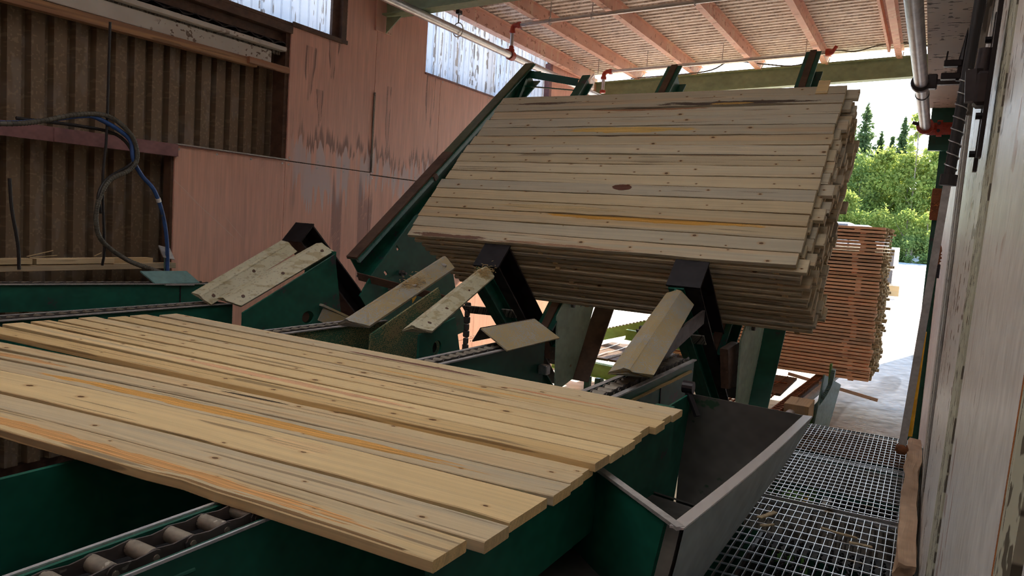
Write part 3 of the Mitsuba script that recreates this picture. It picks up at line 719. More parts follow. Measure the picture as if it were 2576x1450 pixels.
# resin still wet on the fourth board
mat('mat_resin', lambda p, n, uv: mix((0.55, 0.28, 0.06), (0.66, 0.38, 0.12), noise(p.x * 40, p.y * 160)), 0.08, spec=0.7, clearcoat=0.8)

# ---- the full pack waiting behind: 43 layers with stickers
QY = 0.02
QE, QU, QN = A([math.cos(QY), -math.sin(QY), 0]), A([math.sin(QY), math.cos(QY), 0]), A([0, 0, 1.0])
QR = A([-0.72, 14.36, -0.70])
NQ, QP, QT = 43, 0.0632, 0.043
rq = np.random.default_rng(9)
rest, rest_uv = [], []
for L in range(NQ):
    for j in range(15):
        re_ = rq.normal(0.0, 0.012) if j == 0 else rq.normal(0.0, 0.035)
        le = -3.72 + rq.normal(0, 0.03)
        m, uv = board(QR + QE * le + QU * (j * 0.148 + (rq.normal(0, 0.004))) + QN * (L * QP), QE, QU, QN, re_ - le, 0.138, QT, 600 + (L * 15 + j) % 190, 4 if j == 0 else 1)
        if j == 0:
            solo('stacked_board', m, 'mat_wood_red_warmlit', f'reddish front board, {ordinal(NQ - 1 - L)} layer from the top of the tall pack' if L < NQ - 1 else 'topmost reddish front board of the tall pack behind', 'board', 'front boards of the tall stickered pack', uv=uv)
        else:
            rest.append(m); rest_uv.append(uv)
solo('board_ends', cat(rest), 'mat_wood_pale', 'pale uneven board ends on the right side of the tall stickered pack', 'boards', uv=np.vstack(rest_uv), kind='stuff')
for L in range(NQ):
    for q, s0 in enumerate((-3.3, -2.1, -0.28)):
        if L == 0 and q == 1: pass
        ss = s0 - (0.0 if q < 2 else 0.10 * ((L // 6) % 2)) + rq.normal(0, 0.015)
        f0 = 0.01 + 0.03 * rq.random() if L else -0.02
        m, uv = board(QR + QE * ss + QU * f0 + QN * (L * QP - (QP - QT) + 0.001), QU, -QE, QN, 2.14, 0.09, QP - QT - 0.002, 900 + (L + q) % 40, 1)
        solo('stack_lath', m, 'mat_wood_red_warmlit', 'reddish lath between two layers of the tall pack behind', 'lath', 'stickers of the tall stickered pack', uv=uv)
BOARD[0] += 1
m, uv = board(QR + A([-1.32, -0.16, -0.06]), unit((1.0, -0.10, -0.14)), unit((0.1, 1, 0)), unit((0.14, 0, 1)), 1.52, 0.03, 0.055, 1990, 4)
solo('lath', m, 'mat_wood_red_warmlit', 'loose reddish lath slanting out from under the tall pack', 'lath', uv=uv)

# ================================================================ THE TILT HOIST
# ---- stops: dark channels standing square to the slope, with a cap plate
HOIST = thing('tilt_hoist', 'green and dark steel tilt hoist carrying the tilted lumber pack', 'tilt hoist')
def stop(F, e0, label, low=2.0, sc=1.0):
    """F maps (e, u, n) to a point; e0 is the left edge of the section"""
    k = sub(HOIST, 'stop', label)
    ed, ud, nd = F(1, 0, 0) - F(0, 0, 0), F(0, 1, 0) - F(0, 0, 0), F(0, 0, 1) - F(0, 0, 0)
    o = F(e0, 0, 0)
    part(k, 'cap_plate', fbox(o, ed, ud, nd, (-0.008, 0.272), (-0.282, -0.004), (0.028, 0.046)), 'mat_black_steel')
    part(k, 'web', fbox(o, ed, ud, nd, (0.0, 0.016), (-0.27, -0.012), (0.046, low)), 'mat_dark_steel')
    part(k, 'front_flange', fbox(o, ed, ud, nd, (0.016, 0.262), (-0.27, -0.254), (0.046, low)), 'mat_dark_steel')
    part(k, 'wear_strip', fbox(o, ed, ud, nd, (0.016, 0.262), (-0.028, -0.012), (0.046, low)), 'mat_dark_steel', label='dark polished strip that the board edges lean on')
    for i, zz in enumerate((0.30, 0.95)):
        part(k, 'bolt', hexbolt(o + 0.016 * ed - 0.14 * ud + zz * nd, ed, 0.032, 0.03), 'mat_chain')
    return k
s_mid = stop(W, -2.81, 'dark square stop post between the two plain pale skids, middle of three', 1.95)
s_right = stop(W, -0.935, 'dark square stop post above the folded steel skid, rightmost of three', 2.0)
LS = lambda a, b, c: A([-5.33, 5.255, 1.545]) + 0.86 * (a * PE + b * PU + c * PN)
s_left = stop(LS, 0.0, 'dark hollow stop post before the pink plywood, leftmost of three', 1.9)
# ---- legs, ties and chains behind the stops
def hoist_leg(e0, label, tag=False):
    k = sub(HOIST, 'leg', label)
    a, b = W(e0, -0.36, 0.05), W(e0 + 0.10, -0.42, 2.2)
    part(k, 'leg_beam', cat(bar(a, b, 0.02, 0.16, PU), bar(a + 0.07 * PU, b + 0.07 * PU, 0.13, 0.014, PU), bar(a - 0.07 * PU, b - 0.07 * PU, 0.13, 0.014, PU)), 'mat_green')
    if tag:
        c = W(-0.87, -0.515, 0.875)
        pl_ = cbox((-0.07, -0.004, -0.042), (0.055, 0.004, 0.042), 0.001); pl_.vertices = c + pl_.vertices
        t = part(HOIST, 'number_plate', pl_, 'mat_yellow', label='yellow plate with the black number 14')
        tm = meshkit.text_mesh('14', 0.062, 0.003, bold=True)
        tm.apply_transform(A([[1, 0, 0, 0], [0, 0, -1, 0], [0, 1, 0, 0], [0, 0, 0, 1]], float))
        tm.vertices = tm.vertices - tm.bounds.mean(0) + c + A([-0.008, -0.006, 0])
        part(t, 'numeral', tm, 'mat_black_print')
    part(k, 'tie_bar', quadplate([W(e0 - 0.45, -0.36, 0.60), W(e0 + 0.16, -0.36, 0.56), W(e0 + 0.16, -0.36, 0.68), W(e0 - 0.45, -0.36, 0.71)], 0.012), 'mat_weathered')
    lk = []
    for i in range(14):
        z = 0.30 - 0.07 * i
        p = A([W(e0 - 0.40, -0.33, 0.62)[0], W(e0 - 0.40, -0.33, 0.62)[1], 0.50 + z])
        lk.append(cbox(p + A([-0.018, -0.03, -0.035]), p + A([0.018, 0.03, 0.03]), 0.008) if i % 2 else cbox(p + A([-0.032, -0.02, -0.036]), p + A([0.032, 0.02, 0.036]), 0.01))
    part(k, 'hanging_chain', cat(lk), 'mat_chain', label='dark roller chain hanging down')
    return k
hoist_leg(-2.72, 'dark green leg behind the middle stop post')
hoist_leg(-0.86, 'dark green leg with a yellow number plate behind the right stop post', True)
# worn cam plates at the foot of the stops
cm = prism([(-0.27, 0.83), (-0.02, 1.06), (0.05, 1.22), (-0.02, 1.34), (-0.26, 1.40), (-0.44, 1.18), (-0.36, 1.02)], W(-0.56, 0, 0), PU, PN, 0.07)
part(HOIST, 'cam_plate', rough(cm.subdivide().subdivide(), 0.006, 20, 3), 'mat_brown_steel', label='worn brown cam plate at the foot of the right stop post')
cm = prism([(-0.20, 1.10), (0.04, 1.30), (0.02, 1.52), (-0.2, 1.6), (-0.34, 1.34)], W(-2.42, 0, 0), PU, PN, 0.06)
part(HOIST, 'cam_plate', rough(cm.subdivide().subdivide(), 0.006, 20, 5), 'mat_brown_steel', label='worn brown cam plate behind the sawdust covered flap')
# ---- inclined arms under the pack
def arm(p0, p1, label, w=0.17, h=0.30, gusset=None, strip=True, mt='mat_green'):
    k = sub(HOIST, 'arm', label)
    part(k, 'arm_beam', ibeam(p0, p1, w, h, 0.012, 0.016, -PN), mt)
    if strip:
        part(k, 'wear_strip', bar(p0 - 0.012 * PN, p1 - 0.012 * PN, w * 0.42, 0.022, -PN), 'mat_brown_steel', label='dark worn strip along the arm')
    return k
k_mid = arm(W(-2.40, -0.25, 0.955), W(-2.36, 4.08, 0.955), 'green arm rising behind the pack, its dark end in front of the pale beam, second from left', 0.19)
k_right = arm(W(-0.72, -0.25, 0.955), W(-0.70, 4.22, 0.955), 'green arm rising behind the pack near its right end')
k_l2 = arm(W(-3.62, 1.0, 0.955), W(-3.585, 3.98, 0.955), 'short green arm joined to the long left arm by a cross bar', 0.12, 0.16, strip=False, mt='mat_green')
# the long left arm, outside the pack
LA0, LA1 = A([-5.49, 6.19, 1.16]), A([-5.34, 9.60, 3.93])
k = sub(HOIST, 'arm', 'long green arm slanting up beside the pink wall, left of the tilted pack')
ld, ls, lu = frame(LA1 - LA0, -PN)
part(k, 'arm_beam', cat(bar(LA0, LA1, 0.17, 0.016, -PN, (0.085, 0)), bar(LA0, LA1, 0.012, 0.26, -PN, (0.05, -0.13)), bar(LA0, LA1, 0.17, 0.016, -PN, (0.085, -0.26))), 'mat_green')
LAM = LA0 + 0.47 * (LA1 - LA0)
part(k, 'wear_strip', bar(LA0, LAM, 0.15, 0.022, -PN, (0.08, 0.018)), 'mat_brown_steel', label='brown lower wear strip on top of the arm')
part(k, 'wear_strip', bar(LAM, LA1, 0.14, 0.018, -PN, (0.08, 0.018)), 'mat_olive', label='olive upper strip on top of the arm')
part(k, 'guide_angle', cat(bar(LA0, LA0 + 0.72 * (LA1 - LA0), 0.04, 0.05, -PN, (0.150, -0.02)), bar(LA0 + 0.2 * ld, LA0 + 0.75 * ld, 0.09, 0.02, -PN, (0.10, -0.30))), 'mat_teal_light')
part(k, 'cross_bar', cat(bar(LA1 - 0.10 * ld - 0.06 * lu, W(-3.66, 3.88, 0.99), 0.09, 0.012, (0, 0, 1), (0, 0.03)), bar(LA1 - 0.10 * ld - 0.06 * lu, W(-3.66, 3.88, 0.99), 0.012, 0.09, (0, 0, 1), (0.04, -0.02)),
                         bar(LA1 - 0.30 * ld - 0.16 * lu, W(-3.66, 3.74, 1.03), 0.06, 0.012, (0, 0, 1), (0, 0)), quadplate([LA1 - 0.1 * ld - 0.05 * lu, LA1 - 0.1 * ld - 0.05 * lu + A([0.28, 0.02, 0]), LA1 - 0.4 * ld - 0.1 * lu], 0.012)), 'mat_green', label='green cross bar at the top')
part(k, 'brace', bar(LA1 - 0.25 * ld - 0.1 * lu + 0.1 * ls, LA1 - 1.6 * ld - 0.55 * lu + 0.16 * ls, 0.05, 0.05, -PN), 'mat_green')
pad = bar(LA0 + 1.55 * ld, LA0 + 1.62 * ld, 0.20, 0.06, -PN, (0.09, -0.02))
part(k, 'stop_lug', pad, 'mat_brown_steel')
# deep lower webs of the arms, seen under the pack
def lower_web(e0, label):
    k = sub(HOIST, 'arm_foot', label)
    part(k, 'web', prism([(0.9, 0.97), (-0.10, 0.92), (-0.62, 1.50), (-0.30, 1.72), (0.35, 1.55), (0.9, 1.35)], W(e0, 0, 0), PU, PN, 0.016), 'mat_green_grey')
    a, b = W(e0 + 0.008, -0.55, 1.62), W(e0 + 0.008, 0.65, 1.66)
    part(k, 'bottom_flange', bar(W(e0 + 0.06, -0.30, 1.735), W(e0 + 0.06, 0.75, 1.60), 0.22, 0.018, -PN), 'mat_brown_steel' if e0 < -1.5 else 'mat_green')
    part(k, 'bolt', hexbolt(W(e0, 0.15, 1.05), -PE, 0.025, 0.03) if False else hexbolt(W(e0 + 0.016, 0.15, 1.05), PE, 0.025, 0.03), 'mat_chain')
    return k
lower_web(-2.30, 'grey green web with a brown flange under the middle of the pack')
lower_web(-0.50, 'grey green web with a dark flange under the right of the pack')
# side plate of the hoist at its left end
sp = [(0.95, 0.50), (0.81, 1.07), (0.47, 1.71), (0.40, 2.18), (-0.70, 1.32), (-0.66, 0.89), (-0.60, 0.33), (-0.36, 0.31), (0.6, 0.36)]
k = sub(HOIST, 'side_plate', 'teal green side plate with slots and bolts at the left end of the pack')
def slot(u0, n0, l=0.035, w=0.018): return [(u0 - w, n0 - l), (u0 + w, n0 - l), (u0 + w, n0 + l), (u0 - w, n0 + l)]
part(k, 'plate', prism(sp, W(-4.2, 0, 0), PU, PN, 0.018, holes=[slot(0.14, 0.40), slot(-0.17, 0.46)]), 'mat_green')
for (uu, nn_) in ((0.13, 0.87), (-0.02, 0.62), (-0.26, 0.62), (-0.32, 0.80), (0.25, 1.35)):
    part(k, 'bolt', cat(hexbolt(W(-4.182, uu, nn_), PE, 0.035, 0.035), cyl(W(-4.16, uu, nn_), W(-4.10, uu, nn_), 0.016, 8)), 'mat_chain')
tri = prism([(0, 0), (0.10, 0), (0.05, 0.09)], W(-4.17, -0.02, 1.02), -PU, -PN, 0.003)
part(k, 'warning_triangle', tri, 'mat_yellow', label='small yellow warning triangle')
solo('flat_tie', quadplate([(-5.22, 6.05, 1.03), (-4.05, 6.25, 0.86), (-4.05, 6.28, 0.78), (-5.22, 6.08, 0.95)], 0.014), 'mat_brown_steel', 'brown flat tie bar from the long left arm to the skid', 'tie bar')

# ================================================================ SKIDS
def skid(ll, lr, ur, ul, label, m, bolts=(0.1, 0.5, 0.9), left=0.05, ridge=0.014, dome=True):
    ll, lr, ur, ul = (A(x, float) for x in (ll, lr, ur, ul))
    k = thing('skid', label, 'skid')
    n = 9
    V, F = [], []
    nrm = unit(np.cross(lr - ll, ul - ll))
    if nrm[2] < 0: nrm = -nrm
    lf = unit(np.cross(nrm, ul - ll)); lf = lf if lf @ (ll - lr) > 0 else -lf
    rows = []
    for t in np.linspace(0, 1, n):
        r, g = lr + t * (ur - lr), ll + t * (ul - ll)
        rows.append([r - 0.02 * nrm, r, g - 0.02 * lf, g - 0.004 * lf + 0.006 * nrm, g + ridge * lf, g + (ridge + 0.008) * lf - 0.012 * nrm, g + (ridge + left) * lf - 0.06 * nrm, g + (ridge + left) * lf - 0.075 * nrm, g - 0.02 * nrm])
    q = len(rows[0])
    V = [p for r in rows for p in r]
    for i in range(n - 1):
        for j in range(q):
            a, b = i * q + j, i * q + (j + 1) % q
            F += [[a, b, b + q], [a, b + q, a + q]]
    for base, s in ((0, 1), ((n - 1) * q, -1)):
        for j in range(1, q - 1):
            F.append([base, base + j, base + j + 1] if s < 0 else [base, base + j + 1, base + j])
    m_ = trimesh.Trimesh(V, F, process=False)
    if m_.volume < 0: m_.invert()
    part(k, 'skid_bar', m_, m, smooth=28)
    for t in bolts:
        c = 0.5 * ((ll + t * (ul - ll)) + (lr + t * (ur - lr)))
        if dome:
            part(k, 'bolt', hexbolt(c - 0.003 * nrm, nrm, 0.022, 0.018), 'mat_galv_dull')
        else:
            part(k, 'countersunk_bolt', cyl(c - 0.004 * nrm, c + 0.0025 * nrm, 0.015, 12), 'mat_brown_steel')
    return k, nrm
skid((-5.128, 4.049, 0.90), (-5.075, 4.12, 0.83), (-5.079, 5.05, 1.265), (-5.188, 5.05, 1.335), 'yellowish plastic skid bar reaching up to the left stop post', 'mat_skid', (0.08, 0.52), dome=False)
skid((-4.893, 4.089, 0.90), (-4.783, 4.17, 0.85), (-4.634, 5.05, 1.302), (-4.775, 5.05, 1.36), 'cream plastic skid bar on the teal plate, second from left', 'mat_skid', (0.1, 0.5, 0.93), dome=False)
skid((-3.532, 4.008, 0.90), (-3.39, 4.09, 0.868), (-3.635, 5.5, 1.23), (-3.747, 5.5, 1.319), 'worn steel skid with hex bolts and sawdust, third from left', 'mat_skid_worn', (0.55, 0.92))
skid((-3.063, 4.157, 0.90), (-2.963, 4.25, 0.871), (-3.317, 5.66, 1.179), (-3.409, 5.66, 1.253), 'pale bent skid running up to the middle stop post', 'mat_skid', (0.08, 0.3, 0.62), dome=False)
skid((-1.326, 3.719, 0.92), (-1.228, 3.85, 0.891), (-1.53, 5.64, 1.125), (-1.644, 5.64, 1.217), 'folded grey steel skid with a shiny ridge below the right stop post', 'mat_skid_worn', (), left=0.06, ridge=0.03)
dk = thing('skid_dust', 'sawdust lying on the upper end of the skid at the middle stop post', 'sawdust', kind='stuff')
gr = np.random.default_rng(3)
fl = []
for c, s, nn_ in ((A([-3.345, 5.52, 1.205]), 0.05, 260), (A([-3.60, 4.86, 1.115]), 0.055, 220)):
    for i in range(nn_):
        p = c + A([gr.normal(0, s * 0.45), gr.normal(0, s * 1.3), 0]); p[2] += (p[1] - c[1]) * 0.27 - (p[0] - c[0]) * 0.8 + 0.006 + 0.012 * gr.random()
        d = unit(gr.normal(0, 1, 3)) * A([1, 1, 0.4])
        fl.append(bar(p - d * 0.012, p + d * 0.012, 0.004, 0.003))
put(dk, cat(fl), 'mat_sawdust')
# plates carrying the skids
k = thing('skid_plate', 'teal plate with peeling paint and an oval hole under the cream skid', 'steel plate')
ov = [(4.73 + 0.07 * math.cos(t), 0.735 + 0.055 * math.sin(t)) for t in np.linspace(0, 2 * math.pi, 20, endpoint=False)]
part(k, 'plate', prism([(4.03, 0.825), (5.03, 1.275), (5.17, 0.60), (4.70, 0.50), (4.03, 0.50)], (-4.60, 0, 0), (0, 1, 0), (0, 0, 1), -0.016, holes=[ov]), 'mat_green')
part(k, 'shaft_end', cyl((-4.72, 4.73, 0.735), (-4.63, 4.73, 0.735), 0.045, 16), 'mat_brown_steel')
part(k, 'plate_face', prism([(0, 0), (0.36, 0.0), (0.36, 0.7), (0, 0.7)], (-4.96, 5.045, 0.6), (1, 0, 0), (0, 0, 1), 0.014), 'mat_green')
part(k, 'bracket', cat(bar((-4.56, 4.84, 0.84), (-4.46, 5.2, 0.68), 0.06, 0.02), bar((-4.56, 4.84, 0.76), (-4.46, 5.1, 0.64), 0.02, 0.12)), 'mat_skid_worn')
k = thing('skid_plate', 'green plate dusted with sawdust under the worn steel skid', 'steel plate')
part(k, 'plate', prism([(4.12, 0.80), (4.93, 1.10), (5.26, 0.55), (5.26, 0.40), (4.12, 0.45)], (-3.40, 0, 0), (0, 1, 0), (0, 0, 1), -0.016), 'mat_green_dusty')
k = thing('skid_plate', 'dark green plate with a round hole under the pale bent skid', 'steel plate')
ov = [(4.40 + 0.055 * math.cos(t), 0.725 + 0.055 * math.sin(t)) for t in np.linspace(0, 2 * math.pi, 20, endpoint=False)]
part(k, 'plate', prism([(4.18, 0.84), (4.62, 0.93), (4.72, 0.62), (4.5, 0.5), (4.18, 0.5)], (-3.02, 0, 0), (0, 1, 0), (0, 0, 1), -0.016, holes=[ov]), 'mat_green')
part(k, 'shaft_end', cyl((-3.14, 4.40, 0.725), (-3.05, 4.40, 0.725), 0.04, 16), 'mat_black_steel')
k = thing('skid_plate', 'dark web carrying the folded grey skid', 'steel plate')
part(k, 'plate', prism([(3.85, 0.86), (5.55, 1.10), (5.55, 1.0), (4.3, 0.78)], (-1.42, 0, 0), (0, 1, 0), (0.0, 0, 1), -0.02), 'mat_dark_steel')

# ================================================================ DECK CHAINS
def chain_parts(y0, y1, x, z, pitch=0.105, gap=0.07, ph=0.042, rr=0.021, slope=0.0):
    """side plates and rollers of a roller chain along y"""
    pl_, ro = [], []
    y, i = y0, 0
    while y < y1:
        zz = z + slope * (y - y0)
        g = gap / 2 + (0.006 if i % 2 else 0.0)
        for s in (-1, 1):
            pts = []
            for t in np.linspace(-math.pi / 2, math.pi / 2, 6): pts.append((pitch + 0.5 * ph * math.cos(t), 0.5 * ph * math.sin(t)))
            pts.append((pitch / 2, ph * 0.36))
            for t in np.linspace(math.pi / 2, 1.5 * math.pi, 6): pts.append((0.5 * ph * math.cos(t), 0.5 * ph * math.sin(t)))
            pts.append((pitch / 2, -ph * 0.36))
            pl_.append(prism(pts, (x + s * g, y, zz), (0, 1, 0), (0, 0, 1), 0.005))
        ro.append(cat(cyl((x - gap / 2, y, zz), (x + gap / 2, y, zz), rr, 14), cyl((x - gap / 2 - 0.014, y, zz), (x + gap / 2 + 0.014, y, zz), rr * 0.42, 8)))
        y += pitch; i += 1
    return pl_, ro
def conveyor(label, x0, x1, y0, y1, z, depth, m, single=False, slope=0.0, pitch=0.105, ph=0.042, lip=0.0, end=True):
    k = thing('chain_conveyor', label, 'chain conveyor')
    dz = slope * (y1 - y0)
    part(k, 'side_plate', bar((x0, y0, z - depth / 2), (x0, y1, z - depth / 2 + dz), 0.012, depth), m)
    part(k, 'side_plate', bar((x1, y0, z - depth / 2), (x1, y1, z - depth / 2 + dz), 0.012, depth), m)
    part(k, 'chain_track', bar((0.5 * (x0 + x1), y0, z - 0.05), (0.5 * (x0 + x1), y1, z - 0.05 + dz), x1 - x0 - 0.014, 0.02), 'mat_black_steel')
    if end: part(k, 'end_plate', fbox((x0, y1 - 0.012, z + dz), (1, 0, 0), (0, 1, 0), (0, 0, 1), (-0.006, x1 - x0 + 0.006), (0.006, 0.018), (-depth, -0.005)), m)
    if lip: part(k, 'edge_lip', cat(bar((x0 - 0.01, y0, z), (x0 - 0.01, y1, z + dz), 0.03, 0.008), bar((x1 + 0.01, y0, z), (x1 + 0.01, y1, z + dz), 0.03, 0.008)), 'mat_galv_dull')
    pl_, ro = chain_parts(y0 + 0.05, y1 - pitch - 0.02, 0.5 * (x0 + x1), z - 0.008, pitch, (x1 - x0) * 0.5, ph, ph * 0.5, slope)
    if single:
        for a in pl_: part(k, 'link_plate', a, 'mat_chain')
        for a in ro: part(k, 'roller', a, 'mat_roller', smooth=40)
    else:
        part(k, 'chain_links', cat(pl_), 'mat_chain', kind='stuff')
        part(k, 'chain_rollers', cat(ro), 'mat_roller', kind='stuff')
    return k
kA = conveyor('nearest green chain conveyor, its big links showing at the bottom left', -1.715, -1.543, 0.25, 2.3, 0.787, 0.62, 'mat_green', single=True, lip=0.0)
part(kA, 'edge_rail', cat(bar((-1.73, 0.25, 0.782), (-1.73, 2.3, 0.782), 0.012, 0.02), bar((-1.536, 0.25, 0.785), (-1.536, 2.3, 0.785), 0.006, 0.008)), 'mat_bright_steel', label='bright worn edges of the chain track')
part(kA, 'weld_bead', rough(tube([(-1.535, 0.55, 0.73), (-1.535, 0.9, 0.732), (-1.535, 1.22, 0.73)], [0.006, 0.009, 0.005], 7), 0.004, 60, 2), 'mat_green', label='rough green weld bead on the side plate')
kB = conveyor('green chain conveyor with zigzag links before the steel trough', -1.475, -1.325, 2.7, 4.98, 0.815, 0.42, 'mat_green', lip=0.03, pitch=0.085, ph=0.05)
part(kB, 'side_seam', bar((-1.317, 4.28, 0.75), (-1.317, 4.30, 0.42), 0.006, 0.014, (0, 1, 0)), 'mat_black_steel')
part(kB, 'dust_ledge', rough(box((-1.325, 3.2, 0.742), (-1.305, 4.9, 0.756)).subdivide().subdivide().subdivide(), 0.006, 30, 1), 'mat_sawdust')
kD = conveyor('green chain conveyor ending under the sawdust covered flap', -2.585, -2.44, 2.7, 4.95, 0.805, 0.40, 'mat_green', lip=0.02, pitch=0.085, ph=0.04)
part(kD, 'junction_box', cbox((-2.43, 4.86, 0.56), (-2.36, 4.93, 0.63), 0.006), 'mat_galv')
fp = A([(-2.60, 4.30, 0.93), (-2.52, 4.93, 0.955), (-2.29, 4.90, 0.845), (-2.36, 4.26, 0.82)])
kf = thing('chain_flap', 'steel flap covered in sawdust over the end of the chain', 'flap')
part(kf, 'plate', quadplate(fp, 0.01), 'mat_skid_worn')
part(kf, 'side_lip', quadplate([fp[0], fp[1], fp[1] - A([0.06, 0, 0.1]), fp[0] - A([0.06, 0, 0.1])], 0.008), 'mat_dark_steel')
kC2 = conveyor('green chain conveyor between the teal plate and the worn skid', -3.93, -3.78, 2.7, 4.75, 0.805, 0.40, 'mat_green_dusty', lip=0.02, pitch=0.085, ph=0.04)
kC = conveyor('long dark green chain conveyor along the left ends of the boards', -5.30, -5.12, 1.0, 4.36, 0.822, 0.36, 'mat_green', lip=0.015, pitch=0.085, ph=0.034)
kF = conveyor('raised bright teal chain conveyor below the pink wall', -6.10, -5.94, 1.0, 4.83, 1.03, 0.21, 'mat_green', lip=0.01, pitch=0.085, ph=0.034, slope=-0.036)
part(kF, 'side_seam', bar((-5.932, 4.47, 0.90), (-5.932, 4.47, 0.70), 0.006, 0.012, (0, 1, 0)), 'mat_black_steel')
kf = thing('chain_flap', 'pale teal flap on the raised conveyor', 'flap')
part(kf, 'plate', quadplate([(-6.05, 4.15, 1.02), (-6.05, 4.62, 1.01), (-5.92, 4.67, 0.91), (-5.92, 4.21, 0.92)], 0.012), 'mat_teal_light')
part(kf, 'hinge', bar((-5.915, 4.30, 0.905), (-5.915, 4.60, 0.895), 0.02, 0.014), 'mat_galv_dull')
# cross frame under the deck
solo('deck_side_beam', cat(bar((-1.02, 1.5, 0.66), (-1.02, 3.55, 0.66), 0.014, 0.30), bar((-1.06, 1.5, 0.806), (-1.06, 3.55, 0.806), 0.09, 0.012)), 'mat_green', 'dark green beam under the right ends of the loose boards', 'steel beam')
solo('deck_cross_beam', box((-5.0, 3.1, 0.10), (-1.5, 3.18, 0.36)), 'mat_green', 'dark green cross beam in the shade under the deck', 'steel beam')
solo('added_deck_plate', box((-2.45, -2.2, -1.5), (-2.43, 2.6, 0.76)), 'mat_green', 'green plate added to darken the space under the nearest boards', 'steel plate')  # added sheet that makes the open space under the deck darker
solo('bracket_plate', quadplate([(-1.10, 1.98, 0.62), (-1.16, 1.86, 0.44), (-1.30, 1.98, 0.50)], 0.008), 'mat_galv_dull', 'small bare metal triangle below the board ends', 'bracket')

# ================================================================ THE STEEL TROUGH
k = thing('steel_trough', 'open steel trough with a bright rim beside the walkway', 'trough')
ry = np.linspace(0, 1, 13)
rim = [A([-0.574 + 0.124 * t + 0.012 * math.sin(math.pi * t), 2.22 + 1.90 * t, 0.75]) for t in ry]
foot = [A([-0.86, 2.30 + 1.85 * t, 0.02 - 0.10 * (1 - t)]) for t in ry]
def curved(t, s): # s from rim to foot, bulging
    a, b = rim[t], foot[t]
    return a + s * (b - a) + A([0.05 * math.sin(math.pi * s), 0, 0])
V, F = [], []
S = 8
for side in (0.0, 0.012):
    for t in range(13):
        for s in range(S):
            V.append(curved(t, s / (S - 1)) - A([side, 0, 0]))
for o, fl_ in ((0, 1), (13 * S, -1)):
    for t in range(12):
        for s in range(S - 1):
            a = o + t * S + s
            q = [[a, a + S, a + S + 1], [a, a + S + 1, a + 1]]
            F += q if fl_ > 0 else [x[::-1] for x in q]
outer = trimesh.Trimesh(V[:13 * S], [f for f in F if max(f) < 13 * S], process=False)
inner = trimesh.Trimesh(V[13 * S:], [[i - 13 * S for i in f] for f in F if min(f) >= 13 * S], process=False)
part(k, 'outer_wall', outer, 'mat_bin_outside', smooth=True)
part(k, 'inner_wall', inner, 'mat_bin_inside', smooth=True)
lipm = []
for i in range(12):
    lipm.append(hexa([rim[i], rim[i + 1], rim[i] + A([-0.045, 0, -0.004]), rim[i + 1] + A([-0.045, 0, -0.004]), rim[i] + A([0.0, 0, 0.006]), rim[i + 1] + A([0.0, 0, 0.006]), rim[i] + A([-0.045, 0, 0.004]), rim[i + 1] + A([-0.045, 0, 0.004])]))
part(k, 'rim', cat(lipm), 'mat_bright_steel', label='bright bent rim')
part(k, 'back_wall', quadplate([(-1.14, 4.17, 0.755), (-0.45, 4.12, 0.75), (-0.82, 4.15, 0.0), (-1.14, 4.15, 0.0)], 0.008), 'mat_bin_inside')
part(k, 'floor_plate', cat(quadplate([(-1.16, 3.72, 0.30), (-0.80, 3.70, 0.28), (-0.80, 4.16, 0.1), (-1.16, 4.16, 0.1)], 0.008), quadplate([(-1.16, 2.3, 0.40), (-0.66, 2.3, 0.36), (-0.80, 3.70, 0.26), (-1.16, 3.70, 0.29)], 0.008)), 'mat_bin_inside')
part(k, 'left_wall', quadplate([(-1.10, 2.5, 0.76), (-1.10, 4.17, 0.76), (-1.16, 4.17, 0.0), (-1.16, 2.4, 0.0)], 0.01), 'mat_green')
part(k, 'near_wall', prism([(0, 0.755), (0.475, 0.75), (0.16, -0.5), (-0.9, -0.5), (-0.75, 0.45)], (-1.0, 2.585, 0), unit((0.424, -0.365, 0)) / 1.0, (0, 0, 1), 0.012), 'mat_green')
part(k, 'near_rim', bar((-1.0, 2.578, 0.752), (-0.585, 2.222, 0.752), 0.03, 0.012), 'mat_galv_dull')
part(k, 'latch', cat(cyl((-1.14, 4.12, 0.80), (-1.08, 4.12, 0.80), 0.035, 14), bar((-1.10, 4.10, 0.77), (-1.03, 4.06, 0.66), 0.03, 0.02)), 'mat_black_steel')

# ================================================================ WALKWAY
def grating(label, y0, y1, nb, pc, z):
    k = thing('grating_panel', label, 'grating')
    xa, xb = -0.83, 0.025
    part(k, 'end_bar', cbar((xa, y0, z - 0.016), (xb, y0, z - 0.011), 0.005, 0.022, ch=0.001), 'mat_grating')
    part(k, 'end_bar', cbar((xa, y1, z - 0.016), (xb, y1, z - 0.011), 0.005, 0.022, ch=0.001), 'mat_grating')
    for x in np.linspace(xa, xb, nb):
        part(k, 'bearing_bar', cbar((x, y0, z - 0.016), (x, y1, z - 0.011), 0.005, 0.022, ch=0.001), 'mat_grating')
    for y in np.arange(y0 + pc / 2, y1, pc):
        part(k, 'cross_rod', cbar((xa, y, z - 0.006), (xb, y, z - 0.006), 0.008, 0.009, ch=0.001), 'mat_grating')
    return k
grating('steel grating panel nearest the camera, with wood chips on it', 0.9, 5.0, 21, 0.115, -0.015)
grating('steel grating panel in the middle of the walkway', 5.03, 6.17, 24, 0.082, 0.0)
grating('steel grating panel at the far end of the walkway', 6.20, 7.29, 24, 0.082, 0.0)
